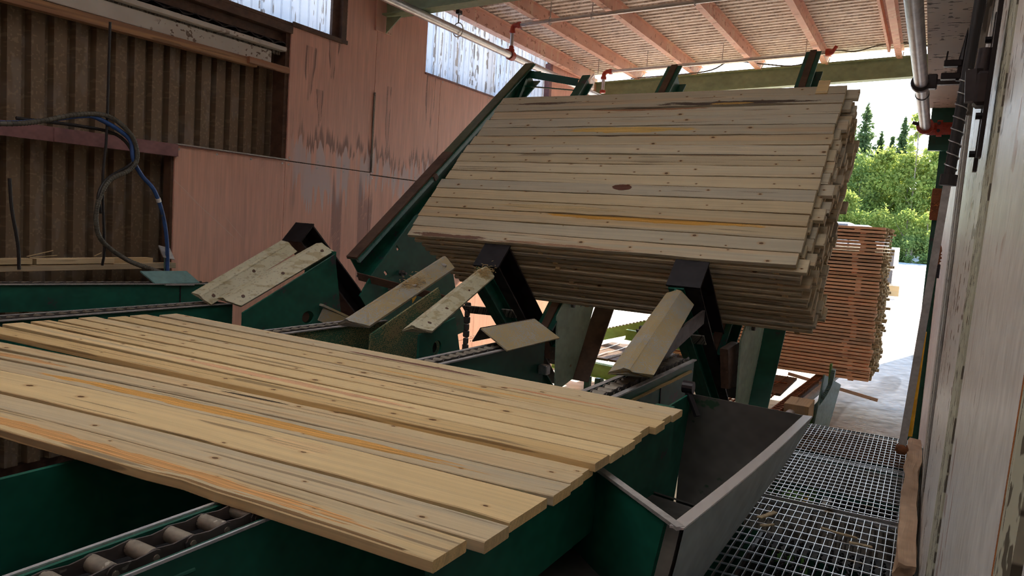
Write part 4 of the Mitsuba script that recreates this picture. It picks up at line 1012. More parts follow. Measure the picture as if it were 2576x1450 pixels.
for y, lab in ((5.02, 'dusty support angle under the near grating joint'), (6.19, 'dusty support angle under the far grating joint'), (7.30, 'rusty beam under the far end of the walkway')):
    solo('support_angle', cat(box((-0.9, y - 0.03, -0.115), (0.05, y + 0.03, -0.045)), box((-0.9, y - 0.03, -0.25), (0.05, y - 0.02, -0.1))), 'mat_rust' if y > 7 else 'mat_weathered', lab, 'steel angle')
dl = box((-0.96, 1.2, -0.06), (-0.845, 5.2, -0.03)).subdivide().subdivide().subdivide().subdivide()
solo('dust_ledge', rough(dl, 0.012, 22, 3), 'mat_sawdust', 'ledge caked in pale dust between the trough and the walkway', 'ledge')
gc = np.random.default_rng(12)
for i, (x, y, L, a) in enumerate(((-0.70, 4.62, 0.16, 1.1), (-0.67, 4.45, 0.09, 0.7), (-0.30, 4.60, 0.20, -0.25), (-0.18, 4.50, 0.12, -0.1))):
    d = A([math.cos(a), math.sin(a), 0])
    m = rough(cbar(A([x, y, 0.0]) - d * L / 2, A([x, y, 0.006]) + d * L / 2, 0.03 if i == 0 else 0.016, 0.012, ch=0.003).subdivide().subdivide(), 0.006, 40, i)
    solo('wood_chip', m, 'mat_wood_pale', ['largest splintered wood chip on the near grating', 'small wood chip beside the largest one on the grating', 'long thin wood splinter across the near grating', 'short wood splinter by the white wall on the grating'][i], 'wood chip', uv=m.vertices[:, :2] * 1.0)
solo('added_walkway_skirt', cat(box((-0.98, 0.5, -1.5), (-0.96, 7.3, -0.12)), box((-0.98, 7.33, -1.5), (0.5, 7.36, -0.06))), 'mat_green', 'dark green skirt plate added below the walkway edges to keep light out', 'skirt plate')  # added plates that shut outside light out from under the grating
# what lies below the walkway
k = thing('lower_conveyor', 'dark wavy chain strands seen through the near grating', 'chain conveyor')
for i, x in enumerate(np.linspace(-0.74, 0.0, 13)):
    pts = [(x + 0.010 * math.sin(q * 2.2), 4.30 + q * 0.022, -0.36) for q in range(44)]
    part(k, 'chain_strand', tube(pts, 0.009, 5), 'mat_black_steel')
part(k, 'frame_bar', box((-0.8, 4.25, -0.45), (0.02, 4.29, -0.33)), 'mat_galv_dull')
part(k, 'frame_bar', box((-0.8, 5.28, -0.45), (0.02, 5.32, -0.33)), 'mat_galv_dull')
part(k, 'side_bar', box((-0.82, 4.25, -0.6), (-0.79, 5.32, -0.3)), 'mat_dark_steel')
k = thing('ribbed_cover', 'white ribbed cover seen through the middle grating', 'cover')
part(k, 'cover_plate', box((-0.60, 6.3, -0.62), (0.02, 7.0, -0.56)), 'mat_white')
for i in range(9):
    part(k, 'louvre', box((-0.54 + 0.001 * i, 6.36 + 0.066 * i, -0.56), (-0.03, 6.385 + 0.066 * i, -0.54)), 'mat_black_steel')
solo('green_box', cbox((-0.94, 6.6, -1.1), (-0.76, 7.0, -0.55), 0.02), 'mat_green_bright', 'green box below the walkway seen through the grating', 'box')
solo('hazard_sign', prism([(0, 0), (0.12, 0), (0.06, 0.11)], (-0.76, 6.6, -0.55), (1, 0, 0), (0, 0.7, 0.7), 0.004), 'mat_yellow', 'small yellow sign below the walkway beside the green box', 'sign')
solo('lower_pipe', tube([(-0.66, 6.5, -1.3), (-0.65, 6.5, -0.2)], 0.03, 10), 'mat_green_bright', 'green post below the middle grating', 'post')

# ================================================================ INFEED BEYOND THE HOIST
k = thing('infeed_conveyor', 'rusty infeed chain conveyor running back under the tall pack', 'chain conveyor')
part(k, 'chain_beam', cat(bar((-1.76, 9.6, -0.86), (-1.42, 17.5, -0.86), 0.13, 0.16)), 'mat_brown_steel')
pl_, ro = [], []
for i in range(62):
    y = 9.7 + i * 0.125
    x = -1.76 + 0.34 * (y - 9.6) / 7.9
    pl_.append(cat(box((x - 0.055, y, -0.775), (x + 0.055, y + 0.05, -0.745)), box((x - 0.065, y + 0.03, -0.79), (x - 0.045, y + 0.13, -0.735)), box((x + 0.045, y + 0.03, -0.79), (x + 0.065, y + 0.13, -0.735))))
part(k, 'chain_links', cat(pl_), 'mat_rust', kind='stuff')
part(k, 'guard_pipe', cyl((-1.60, 9.6, -0.79), (-1.21, 17.0, -0.79), 0.06, 14), 'mat_galv_dull')
part(k, 'leg', box((-1.66, 11.1, -1.5), (-1.52, 11.25, -0.95)), 'mat_green')
part(k, 'leg', box((-1.46, 12.2, -1.55), (-1.34, 12.3, -0.85)), 'mat_green_bright')
part(k, 'leg', box((-1.34, 12.25, -1.55), (-1.24, 12.4, -0.85)), 'mat_green_grey')
part(k, 'side_panel', quadplate([(-1.20, 12.0, -0.30), (-1.06, 13.2, -0.62), (-1.16, 12.6, -1.45), (-1.30, 11.7, -1.3)], 0.02), 'mat_teal_light')
k = thing('infeed_conveyor', 'left infeed conveyor, its green sloping beam in the sun beyond the pack', 'chain conveyor')
part(k, 'chain_beam', channel((-6.6, 15.0, -0.70), (-4.3, 15.0, 0.05), 0.12, 0.22, 0.014, side=-1), 'mat_green_bright')
part(k, 'chain_links', cat([box((-6.6 + 0.075 * i, 14.96, -0.70 + 0.0245 * i), (-6.555 + 0.075 * i, 15.04, -0.675 + 0.0245 * i)) for i in range(31)]), 'mat_chain', kind='stuff')
part(k, 'post', box((-4.98, 14.9, -1.55), (-4.86, 15.05, -0.1)), 'mat_rust')
k = thing('plank_platform', 'green steel platform with a dark plank deck beyond the hoist', 'platform')
part(k, 'front_beam', ibeam((-6.2, 13.0, -0.82), (-3.3, 12.6, -0.86), 0.15, 0.26), 'mat_green_bright')
part(k, 'upper_beam', ibeam((-5.1, 14.0, -0.29), (-2.3, 14.0, -0.42), 0.12, 0.20), 'mat_green_bright')
part(k, 'post', box((-4.86, 13.95, -1.55), (-4.62, 14.1, -0.5)), 'mat_green_pale')
part(k, 'post', box((-5.1, 12.05, -1.55), (-5.0, 12.15, -0.95)), 'mat_green')
part(k, 'post', box((-4.9, 12.05, -1.55), (-4.82, 12.15, -0.95)), 'mat_green')
part(k, 'brace', bar((-4.8, 12.1, -0.95), (-4.55, 12.1, -1.5), 0.06, 0.05), 'mat_teal_light')
part(k, 'yellow_guard', box((-4.36, 12.0, -1.4), (-4.1, 12.1, -0.98)), 'mat_yellow')
for i in range(7):
    part(k, 'deck_plank', cbox((-5.85 + 0.26 * i, 13.1, -0.815), (-5.61 + 0.26 * i, 15.2, -0.775), 0.005), 'mat_brown_steel')
for i in range(6):
    a = smooth_path([(-5.62 + 0.26 * i, 13.1, -0.765), (-5.60 + 0.26 * i, 13.6, -0.74), (-5.58 + 0.26 * i, 14.2, -0.76), (-5.6 + 0.26 * i, 15.1, -0.74)], 4)
    part(k, 'cable', tube(a, 0.009, 5), 'mat_galv')
k = thing('rusty_grating', 'rusty mesh platform between the hoist and the infeed chain', 'grating')
part(k, 'frame', cat(box((-2.75, 10.6, -0.90), (-1.95, 10.66, -0.80)), box((-2.75, 13.6, -0.9), (-1.95, 13.66, -0.8))), 'mat_rust')
for x in np.linspace(-2.72, -1.98, 10):
    part(k, 'bearing_bar', bar((x, 10.6, -0.82), (x, 12.6, -0.82), 0.012, 0.03), 'mat_rust')
for y in np.linspace(10.7, 12.5, 12):
    part(k, 'cross_rod', bar((-2.75, y, -0.81), (-1.95, y, -0.81), 0.012, 0.012), 'mat_rust')
part(k, 'plank', box((-2.8, 12.65, -0.86), (-1.9, 14.4, -0.82)), 'mat_brown_steel')
for x in (-2.55, -2.3, -2.08):
    part(k, 'cable', tube(smooth_path([(x - 0.1, 12.7, -0.80), (x, 13.3, -0.78), (x + 0.03, 14.3, -0.8)], 4), 0.010, 5), 'mat_rust')
# energy chain hanging in a loop
k = thing('cable_carrier', 'blue grey cable carrier hanging in a loop over the shaded ground', 'cable carrier')
path = smooth_path([(-1.085, 12.0, -0.20), (-1.11, 12.0, -0.42), (-1.20, 12.0, -0.66), (-1.33, 12.0, -0.86), (-1.48, 12.0, -0.98)], 10)
for i in range(0, len(path) - 1):
    d = unit(path[i + 1] - path[i]); s = A([0, 1, 0]); nn_ = np.cross(d, s)
    part(k, 'link', fbox(path[i], d, s, nn_, (0.002, 0.020), (-0.08, 0.08), (-0.028, 0.028)), 'mat_teal_light')
part(k, 'hanger', box((-1.14, 11.95, -0.45), (-1.11, 12.05, -0.12)), 'mat_green_bright')
k = thing('wood_block', 'pale wooden blocking at the end of the infeed chain', 'wood block')
for i, (a, b) in enumerate((((-1.62, 11.2, -0.92), (-1.28, 11.8, -0.66)), ((-1.40, 11.0, -1.5), (-1.28, 11.15, -0.92)))):
    m = cbox(a, b, 0.006)
    part(k, 'block', m, 'mat_wood_pale', uv=m.vertices[:, [1, 0]] * 0.9 + A([3.0, 32500.0]) if False else m.vertices[:, [1, 0]] * 0.9 + A([3.0, 21.2]))

# ================================================================ OVERHEAD STEEL AND PIPES
solo('roof_beam', cat(ibeam((-7.0, 15.75, 4.905), (0.4, 15.75, 5.235), 0.20, 0.385, 0.014, 0.022)), 'mat_green_pale', 'long pale green beam across the far opening', 'steel beam')
solo('roof_beam', cat(ibeam((-6.98, 8.45, 4.78), (0.3, 8.45, 5.08), 0.22, 0.36, 0.014, 0.02), prism([(0, 0), (0.26, 0), (0.0, -0.22)], (-6.96, 8.45, 4.41), (1, 0, 0), (0, 0, 1), 0.016)), 'mat_green_pale', 'dark green beam at the top of the frame with a gusset on the pink wall', 'steel beam')
k = thing('sprinkler_main', 'silver sprinkler main sloping across the pink wall below the window', 'pipe')
part(k, 'pipe', cyl((-6.3, 3.0, 4.38), (-6.3, 17.0, 4.39), 0.057, 20), 'mat_galv', smooth=40)
part(k, 'clamp', lathe([(0.06, -0.06), (0.075, -0.055), (0.078, 0.0), (0.075, 0.055), (0.06, 0.06)], (-6.3, 10.82, 4.385), (0, 1, 0)), 'mat_red_fitting', smooth=30, label='red grooved clamp on the main')
part(k, 'hanger_ring', tube([(-6.3 + 0.085 * math.cos(t), 9.25, 4.40 + 0.10 * math.sin(t)) for t in np.linspace(0, 2 * math.pi, 24)], 0.007, 6), 'mat_galv_dull')
part(k, 'hanger_rod', cat(tube([(-6.3, 9.25, 4.50), (-6.3, 9.25, 4.66)], 0.008, 6), cbox((-6.33, 9.2, 4.62), (-6.27, 9.3, 4.68), 0.01), tube([(-6.3, 9.25, 4.66), (-6.3, 9.25, 5.12)], 0.006, 6)), 'mat_black_steel')
k = thing('sprinkler_branch', 'silver branch pipe with red elbows hung below the joists', 'pipe')
zb = lambda x: 4.86 + 0.043 * (x + 6.3)
part(k, 'riser', cyl((-6.3, 10.82, 4.40), (-6.3, 10.82, 4.80), 0.03, 14), 'mat_galv', smooth=40)
part(k, 'tee', cat(lathe([(0.03, 0.0), (0.055, 0.01), (0.055, 0.05), (0.04, 0.07), (0.04, 0.10), (0.03, 0.11)], (-6.3, 10.82, 4.43), (0, 0, 1)), hexbolt((-6.33, 10.76, 4.46), (-1, 0, 0), 0.025, 0.05)), 'mat_red_fitting', smooth=30)
el = smooth_path([(-6.3, 10.82, 4.76), (-6.29, 10.82, 4.83), (-6.26, 10.82, 4.86), (-6.17, 10.82, zb(-6.17))], 6)
part(k, 'elbow', cat(tube(el, 0.04, 12), lathe([(0.03, 0), (0.05, 0.0), (0.05, 0.04), (0.03, 0.04)], (-6.3, 10.82, 4.74), (0, 0, 1)), lathe([(0.03, 0), (0.052, 0.0), (0.052, 0.045), (0.03, 0.045)], (-6.2, 10.82, zb(-6.2)), (1, 0, 0.04))), 'mat_red_fitting', smooth=30)
part(k, 'pipe', cyl((-6.17, 10.82, zb(-6.17)), (0.3, 10.82, zb(0.3)), 0.032, 14), 'mat_galv', smooth=40)
for x in (-5.62, -4.9, -3.3):
    part(k, 'hanger', cat(tube([(x, 10.82 + 0.05 * math.cos(t), zb(x) + 0.055 * math.sin(t)) for t in np.linspace(0, 2 * math.pi, 16)], 0.007, 6), tube([(x, 10.82, zb(x) + 0.055), (x, 10.82, roofz(x) - 0.0)], 0.007, 6)), 'mat_galv_dull')
k = thing('sprinkler_branch', 'thin branch pipe with red elbow before the pale green beam', 'pipe')
zc = lambda x: 4.83 + 0.040 * (x + 6.0)
part(k, 'riser', cyl((-6.12, 14.3, 4.40), (-6.12, 14.3, 4.78), 0.032, 14), 'mat_galv', smooth=40)
part(k, 'elbow', cat(tube(smooth_path([(-6.12, 14.3, 4.70), (-6.11, 14.3, 4.79), (-6.05, 14.3, 4.83), (-5.96, 14.3, zc(-5.96))], 6), 0.042, 12), lathe([(0.03, 0), (0.056, 0), (0.056, 0.05), (0.03, 0.05)], (-6.12, 14.3, 4.68), (0, 0, 1)), lathe([(0.03, 0), (0.056, 0), (0.056, 0.05), (0.03, 0.05)], (-6.0, 14.3, zc(-6.0)), (1, 0, 0.04))), 'mat_red_fitting', smooth=30)
part(k, 'foot_tee', lathe([(0.03, 0), (0.06, 0.01), (0.06, 0.06), (0.03, 0.07)], (-6.12, 14.3, 4.40), (0, 0, 1)), 'mat_red_fitting', smooth=30)
part(k, 'pipe', cyl((-5.96, 14.3, zc(-5.96)), (-1.93, 14.3, zc(-1.93)), 0.034, 14), 'mat_galv', smooth=40)
part(k, 'end_valve', cat(lathe([(0.03, 0), (0.065, 0.0), (0.07, 0.05), (0.05, 0.10), (0.03, 0.13)], (-1.95, 14.3, zc(-1.95)), (1, 0, 0.05)), cyl((-1.84, 14.3, zc(-1.84)), (-1.78, 14.3, zc(-1.8) + 0.10), 0.03, 10)), 'mat_red_fitting', smooth=30)
for x in (-6.25, -5.22, -3.75, -2.28):
    part(k, 'hanger', tube([(x, 14.3, zc(x) if x > -6 else 4.8), (x, 14.3, roofz(x))], 0.007, 6), 'mat_galv_dull')
cb = smooth_path([(-6.0, 15.5, 4.93), (-4.4, 15.45, 5.0), (-3.9, 15.5, 5.2), (-3.3, 15.5, 5.12), (-2.6, 15.5, 5.06), (-2.0, 15.5, 5.30), (-1.6, 15.5, 5.27), (-1.2, 15.5, 5.36), (-0.8, 15.5, 5.38), (-0.3, 15.5, 5.28), (0.2, 15.5, 5.2)], 6)
solo('roof_cable', tube(cb, 0.012, 6), 'mat_hose_grey', 'thin grey cable swagged under the roof edge', 'cable')
k = thing('flood_light', 'white flood light bracket at the far top of the left wall', 'lamp')
part(k, 'housing', cbox((-6.80, 14.6, 4.58), (-6.55, 14.85, 4.78), 0.02), 'mat_white')
part(k, 'bracket', cat(bar((-6.85, 14.7, 4.50), (-6.5, 14.7, 4.88), 0.05, 0.03), tube(smooth_path([(-6.7, 14.6, 4.58), (-6.66, 14.6, 4.45), (-6.72, 14.6, 4.35)], 5), 0.01, 6)), 'mat_white')
# right main
k = thing('sprinkler_main', 'big silver pipe running overhead beside the white soffit', 'pipe')
PA, PB = A([-0.27, 4.5, 3.29]), A([-0.205, 10.28, 3.13])
part(k, 'pipe', cyl(PA + (PA - PB) * 0.5, PB, 0.058, 24), 'mat_galv', smooth=40)
dd = unit(PB - PA); pc = PA + (PB - PA) * 0.66
part(k, 'clamp', lathe([(0.06, -0.05), (0.085, -0.04), (0.09, 0.0), (0.085, 0.04), (0.06, 0.05)], PA + (PB - PA) * 0.60, dd), 'mat_dark_steel', smooth=30, label='dark coupling round the silver pipe')
part(k, 'clamp_band', lathe([(0.058, -0.015), (0.064, -0.015), (0.064, 0.015), (0.058, 0.015)], PA + (PB - PA) * 0.685, dd), 'mat_dark_steel')
hb = PA + (PB - PA) * 0.60
part(k, 'strut', cat(bar(hb + A([0.06, 0, 0]), A([0.5, hb[1], hb[2]]), 0.06, 0.05), cbox(hb + A([0.05, -0.05, -0.06]), hb + A([0.13, 0.05, 0.07]), 0.01)), 'mat_dark_steel')
eb = smooth_path([PB - 0.02 * dd, PB + 0.10 * dd, PB + A([0.06, 0.17, -0.01]), PB + A([0.2, 0.20, 0.0]), PB + A([0.4, 0.2, 0.0])], 6)
part(k, 'elbow', cat(tube(eb, 0.075, 16), lathe([(0.06, 0), (0.095, 0.0), (0.095, 0.06), (0.06, 0.06)], PB - 0.03 * dd, dd), lathe([(0.06, 0), (0.1, 0.0), (0.1, 0.06), (0.06, 0.06)], PB + A([0.12, 0.19, 0]), (1, 0, 0))), 'mat_red_fitting', smooth=30, label='red elbow at the pipe end')
part(k, 'bolt', cat(hexbolt(PB + A([-0.07, -0.02, 0.02]), (-1, 0, 0.3), 0.022, 0.07), hexbolt(PB + A([0.14, 0.12, -0.04]), (0, -1, 0), 0.02, 0.04), hexbolt(PB + A([0.14, 0.12, 0.05]), (0, -1, 0), 0.02, 0.04)), 'mat_dark_steel')
solo('green_column', cat(box((-0.03, 11.2, -1.5), (0.10, 11.35, 3.4)), box((-0.02, 10.9, 2.95), (0.4, 11.0, 3.1))), 'mat_green', 'dark green column behind the end of the big silver pipe', 'column')
solo('timber_stub', cbox((-0.06, 11.0, 2.05), (0.05, 11.2, 2.45), 0.01), 'mat_rust', 'rusty orange stub fixed to the green column', 'bracket')

# ================================================================ ON THE LEFT WALL
k = thing('ledge_shelf', 'plank ledge at the foot of the corrugated sheet', 'shelf')
timber(k, 'plank', (-6.9, 1.5, 0.985), (-6.9, 5.10, 0.985), 0.10, 0.055, 'mat_wood_pale')
BOARD[0] += 1
for i, (y0, y1, zz, xo, ti) in enumerate(((1.5, 3.66, 1.04, -6.86, 0.0), (3.70, 4.42, 1.037, -6.87, 0.0), (4.18, 4.9, 1.03, -6.97, 0.015))):
    BOARD[0] += 1
    m, uv = board((xo - 0.09, y0, zz - 0.02), (0, 1, 0.0), (1, 0, 0), (0, 0, 1), y1 - y0, 0.12, 0.05, 2000 + BOARD[0], 6)
    solo('board_offcut', m, 'mat_wood_pale', ['long pale offcut on the plank ledge, at the left edge', 'short pale offcut in the middle of the plank ledge', 'brown offcut at the right end of the plank ledge'][i], 'offcut', uv=uv)
for i, (a, b) in enumerate((((-6.84, 3.62, 1.09), (-6.86, 3.85, 1.14)), ((-6.84, 3.64, 1.08), (-6.83, 3.87, 1.10)), ((-6.84, 4.22, 1.09), (-6.86, 4.30, 1.12)))):
    solo('splinter', bar(a, b, 0.012, 0.006), 'mat_wood_pale', 'thin pale splinter sticking up from the offcuts on the ledge', 'splinter', 'splinters on the ledge', uv=bar(a, b, 0.012, 0.006).vertices[:, [1, 0]] + A([0, 31.0]))
k = thing('sensor_post', 'bare steel plate on a short post at the corner of the pink panel', 'post')
part(k, 'plate', quadplate([(-6.80, 4.86, 1.20), (-6.80, 4.99, 1.17), (-6.76, 5.02, 1.055), (-6.76, 4.89, 1.08)], 0.012), 'mat_galv_dull')
part(k, 'post', cyl((-6.82, 4.97, 0.7), (-6.82, 4.96, 1.09), 0.02, 10), 'mat_teal_light')
k = thing('hose', 'grey ribbed hose looped over the purple girt and dropping to the teal flap', 'hose')
hp = smooth_path([(-6.75, 2.6, 2.12), (-6.6, 3.277, 2.18), (-6.6, 3.583, 2.245), (-6.6, 3.917, 2.355), (-6.6, 4.188, 2.375), (-6.6, 4.404, 2.24), (-6.6, 4.47, 2.05), (-6.6, 4.40, 1.92), (-6.6, 4.20, 1.80), (-6.6, 4.10, 1.60), (-6.6, 4.085, 1.40), (-6.6, 4.15, 1.24), (-6.55, 4.35, 1.08), (-6.3, 4.45, 1.0), (-6.1, 4.4, 0.99)], 10)
part(k, 'outer_hose', tube(hp, 0.021, 10), 'mat_hose_grey', smooth=40)
part(k, 'hose_rib', cat([lathe([(0.019, -0.003), (0.0245, 0), (0.019, 0.003)], hp[i], hp[i + 1] - hp[i], 10) for i in range(4, len(hp) - 1, 1)]), 'mat_hose_grey', kind='stuff')
k = thing('hose', 'blue hose along the purple girt that drops beside the pink panel', 'hose')
hp = smooth_path([(-6.8, 2.6, 2.12), (-6.66, 3.3, 2.19), (-6.64, 3.6, 2.25), (-6.63, 3.93, 2.34), (-6.62, 4.1, 2.345), (-6.63, 4.40, 2.21), (-6.63, 4.45, 2.02), (-6.66, 4.56, 1.88), (-6.66, 4.70, 1.74), (-6.7, 4.83, 1.50), (-6.75, 4.92, 1.2), (-6.8, 4.97, 0.8)], 10)
part(k, 'hose_tube', tube(hp, 0.020, 10), 'mat_hose_blue', smooth=40)
part(k, 'hose_tie', lathe([(0.018, -0.02), (0.024, -0.02), (0.024, 0.02), (0.018, 0.02)], hp[84], hp[85] - hp[84], 10), 'mat_white')
solo('hose', tube(smooth_path([(-6.8, 3.5, 2.26), (-6.78, 4.0, 2.27), (-6.7, 4.3, 2.24), (-6.66, 4.44, 2.12), (-6.64, 4.44, 1.98), (-6.62, 4.2, 1.82), (-6.6, 4.1, 1.66), (-6.62, 4.14, 1.5)], 10), 0.015, 8), 'mat_rubber', 'short black hose behind the grey loop', 'hose', smooth=40)
solo('cable', tube(smooth_path([(-6.64, 4.205, 3.22), (-6.64, 4.20, 2.9), (-6.64, 4.19, 2.2), (-6.62, 4.15, 1.8), (-6.61, 4.17, 1.2), (-6.65, 4.18, 1.02)], 8), 0.012, 7), 'mat_rubber', 'thin black cable hanging straight down the corrugated sheet', 'cable', smooth=40)
solo('cable', tube(smooth_path([(-6.6, 3.35, 1.75), (-6.6, 3.37, 1.5), (-6.6, 3.42, 1.2), (-6.6, 3.43, 1.0)], 8), 0.014, 7), 'mat_rubber', 'black cable at the left edge of the picture', 'cable', smooth=40)

# ================================================================ ON THE WHITE WALL
k = thing('hanging_post', 'grey steel post ending in a rusty knob above the walkway', 'post')
a, b = A([-0.045, 6.6, 0.10]), A([0.078, 6.6, 2.55])
part(k, 'angle', cat(bar(a, b, 0.012, 0.055, (0, 1, 0), (-0.02, 0)), bar(a, b, 0.055, 0.012, (0, 1, 0), (0.0, -0.02))), 'mat_galv_dull')
part(k, 'knob', rough(sph(a + A([0, 0, -0.02]), 0.047, 3), 0.004, 30, 2), 'mat_rust')
k = thing('black_tube', 'black tube with a wire coil wound round its lower half, by the white wall', 'tube')
ta, tb_ = A([0.038, 4.0, 1.985]), A([0.128, 4.0, 3.6])
td, ts, tu = frame(tb_ - ta)
part(k, 'tube', cyl(ta, tb_, 0.024, 18), 'mat_rubber', smooth=40)
cpts = []
for t in np.linspace(0.04, 0.50, 330):
    an = t / 0.5 * 9 * 2 * math.pi
    cpts.append(ta + td * t * 0.98 + 0.026 * (math.cos(an) * ts + math.sin(an) * tu))
part(k, 'wire_coil', tube(cpts, 0.003, 6), 'mat_galv', smooth=40)
part(k, 'end_collar', cyl(ta - 0.03 * td, ta + 0.02 * td, 0.036, 18), 'mat_rubber')
part(k, 'rail_angle', bar(ta + A([0.012, 0.35, 0.35]), tb_ + A([0.012, 0.35, 0]), 0.03, 0.05, (0, 1, 0), (-0.045, 0)), 'mat_weathered')
k = thing('hinge_bracket', 'black strap with a bolt and pivot nut on the white wall', 'bracket')
part(k, 'strap', fbox(A([0.132, 3.42, 2.02]), (0, 1, 0), (LEAN, 0, 1), (-1, 0, 0), (-0.035, 0.035), (0, 0.86), (0, 0.016)), 'mat_black_steel')
part(k, 'strap', fbox(A([0.128, 3.56, 1.98]), (0, 1, 0), (LEAN, 0, 1), (-1, 0, 0), (-0.03, 0.03), (0, 0.62), (0, 0.014)), 'mat_black_steel')
for yy, zz in ((3.42, 2.82), (3.56, 2.50), (3.42, 2.18), (3.56, 2.05)):
    part(k, 'stud', hexbolt(A([0.13 + 0.02 * (zz - 2), yy, zz]), (-1, 0, 0), 0.014, 0.035), 'mat_black_steel')
pv = A([0.115, 3.45, 2.36])
part(k, 'pivot_block', cat(cyl(pv + A([-0.022, 0, -0.12]), pv + A([-0.03, 0, 0.0]), 0.042, 6), cbox(pv + A([-0.03, -0.05, -0.14]), pv + A([0.02, 0.06, -0.01]), 0.012)), 'mat_dark_steel')
part(k, 'pivot_pin', cyl(pv + A([-0.008, 0, -0.02]), pv + A([-0.002, 0, 0.08]), 0.030, 18), 'mat_dark_steel', smooth=35)
k = thing('spike_bracket', 'black forked bracket with a pointed rod by the black tube', 'bracket')
sb_ = A([0.055, 5.6, 2.86])
part(k, 'spike', cyl(sb_, sb_ + A([0.012, 0, 0.21]), 0.025, 10, 0.002), 'mat_black_steel')
part(k, 'fork', cat(cbox(sb_ + A([-0.10, -0.03, -0.03]), sb_ + A([0.0, 0.03, 0.01]), 0.004), cbox(sb_ + A([-0.11, -0.03, -0.11]), sb_ + A([0.0, 0.03, -0.07]), 0.004), bar(sb_ + A([0.0, 0, -0.12]), sb_ + A([0.005, 0, 0.03]), 0.05, 0.03, (0, 1, 0)), bar(sb_ + A([-0.09, 0, 0.0]), sb_ + A([-0.085, 0, 0.07]), 0.01, 0.01, (0, 1, 0))), 'mat_black_steel')
solo('clip_bracket', cat(cbox((0.08, 4.6, 2.96), (0.16, 4.7, 3.05), 0.01), cbox((0.07, 4.55, 2.86), (0.15, 4.7, 2.92), 0.01)), 'mat_black_steel', 'black clip at the top of the black tube', 'bracket')
solo('yellow_post', cyl((-0.005, 7.7, -0.05), (0.016, 7.7, 0.92), 0.027, 14), 'mat_yellow', 'yellow post at the end of the walkway', 'post')
k = thing('hose_fitting', 'rusty barbed fitting hanging before the bright white panel', 'fitting')
fo = A([0.060, 7.45, 1.42])
part(k, 'barb', lathe([(0.0, 0.30), (0.014, 0.27), (0.02, 0.235), (0.012, 0.215), (0.025, 0.205), (0.012, 0.195), (0.026, 0.18), (0.026, 0.17), (0.012, 0.16), (0.026, 0.148), (0.012, 0.135), (0.02, 0.11)], fo, (0.02, 0, 1)), 'mat_rust')
part(k, 'handle', cyl(fo, fo + A([0.002, 0, 0.12]), 0.024, 12), 'mat_black_steel')

# ================================================================ THE YARD
k = thing('wrapped_bundle', 'white wrapped lumber bundles seen over the top of the tall pack', 'lumber bundle')
for i in range(3):
    x0 = -4.6 + 0.9 * i
    part(k, 'bundle', cbox((x0, 42, 1.6), (x0 + 0.82, 45, 2.85 - 0.1 * i), 0.02), 'mat_wrap')
    part(k, 'dark_end', box((x0 + 0.06, 41.96, 2.4 - 0.1 * i), (x0 + 0.76, 42.0, 2.75 - 0.1 * i)), 'mat_wrap_dark')
part(k, 'lower_stack', box((-4.7, 42, -1.2), (-1.9, 45, 1.6)), 'mat_wood_pale', uv=box((-4.7, 42, -1.2), (-1.9, 45, 1.6)).vertices[:, [0, 2]])
k = thing('wrapped_bundle', 'white wrapped lumber bundle standing beside the tall pack', 'lumber bundle')
part(k, 'bundle', cbox((-2.35, 46, -0.35), (-1.60, 50, 1.72), 0.03), 'mat_wrap')
part(k, 'dark_end', box((-2.30, 45.95, 0.55), (-1.72, 46.0, 1.60)), 'mat_wrap_dark')
part(k, 'dark_end', box((-2.30, 45.95, -0.28), (-1.72, 46.0, 0.45)), 'mat_wrap_dark')
part(k, 'bearer', box((-2.5, 45.9, -0.95), (-1.3, 46.1, -0.38)), 'mat_wood_pale', uv=box((-2.5, 45.9, -0.95), (-1.3, 46.1, -0.38)).vertices[:, [0, 2]])
k = thing('lumber_stack', 'reddish lumber stacks half hidden by the trees', 'lumber stack')
gl = np.random.default_rng(2)
for i, (x0, x1, z1, mt) in enumerate(((-9.8, -8.9, 9.2, 'mat_wrap'), (-8.8, -6.5, 8.9, 'mat_wood_red_warmlit'), (-6.3, -3.2, 9.3, 'mat_wood_pale'), (-3.0, -1.0, 9.1, 'mat_wood_red_warmlit'), (-0.8, 2.0, 8.8, 'mat_wood_red_warmlit'))):
    m = box((x0, 118, 2.0), (x1, 121, z1))
    part(k, 'stack', m, mt, uv=m.vertices[:, [0, 2]])
def leafmat(key, c1, c2):
    def fn(p, n, uv):
        return mix(c1, c2, rnd(dr.floor(p.x * 2.3), dr.floor(p.y * 2.3), dr.floor(p.z * 2.3))) * (0.75 + 0.5 * noise(p.x * 0.7, p.y * 0.7, p.z * 0.7))
    scene[key] = {'type': 'principledthin', 'base_color': tex(fn), 'roughness': 0.6, 'diff_trans': 0.9, 'spec_trans': 0.0}
leafmat('mat_leaf', (0.30, 0.42, 0.11), (0.46, 0.54, 0.17))
leafmat('mat_leaf_dark', (0.22, 0.34, 0.12), (0.32, 0.42, 0.14))
leafmat('mat_needle', (0.10, 0.17, 0.08), (0.14, 0.21, 0.09))
mat('mat_bark', (0.30, 0.27, 0.22), 0.9)
def leaves(c, n, s, rng):
    """n leaf sprays of size s at the points c"""
    d1 = rng.normal(0, 1, (n, 3)); d1 /= np.linalg.norm(d1, axis=1, keepdims=True)
    d2 = np.cross(d1, rng.normal(0, 1, (n, 3))); d2 /= np.linalg.norm(d2, axis=1, keepdims=True)
    s = s * rng.uniform(0.6, 1.25, (n, 1))
    V = np.stack([c - d1 * s, c + d2 * s * 0.55, c + d1 * s, c - d2 * s * 0.55], 1).reshape(-1, 3)
    i = np.arange(n)[:, None] * 4
    return trimesh.Trimesh(V, np.vstack([i + A([0, 1, 2]), i + A([0, 2, 3])]), process=False)
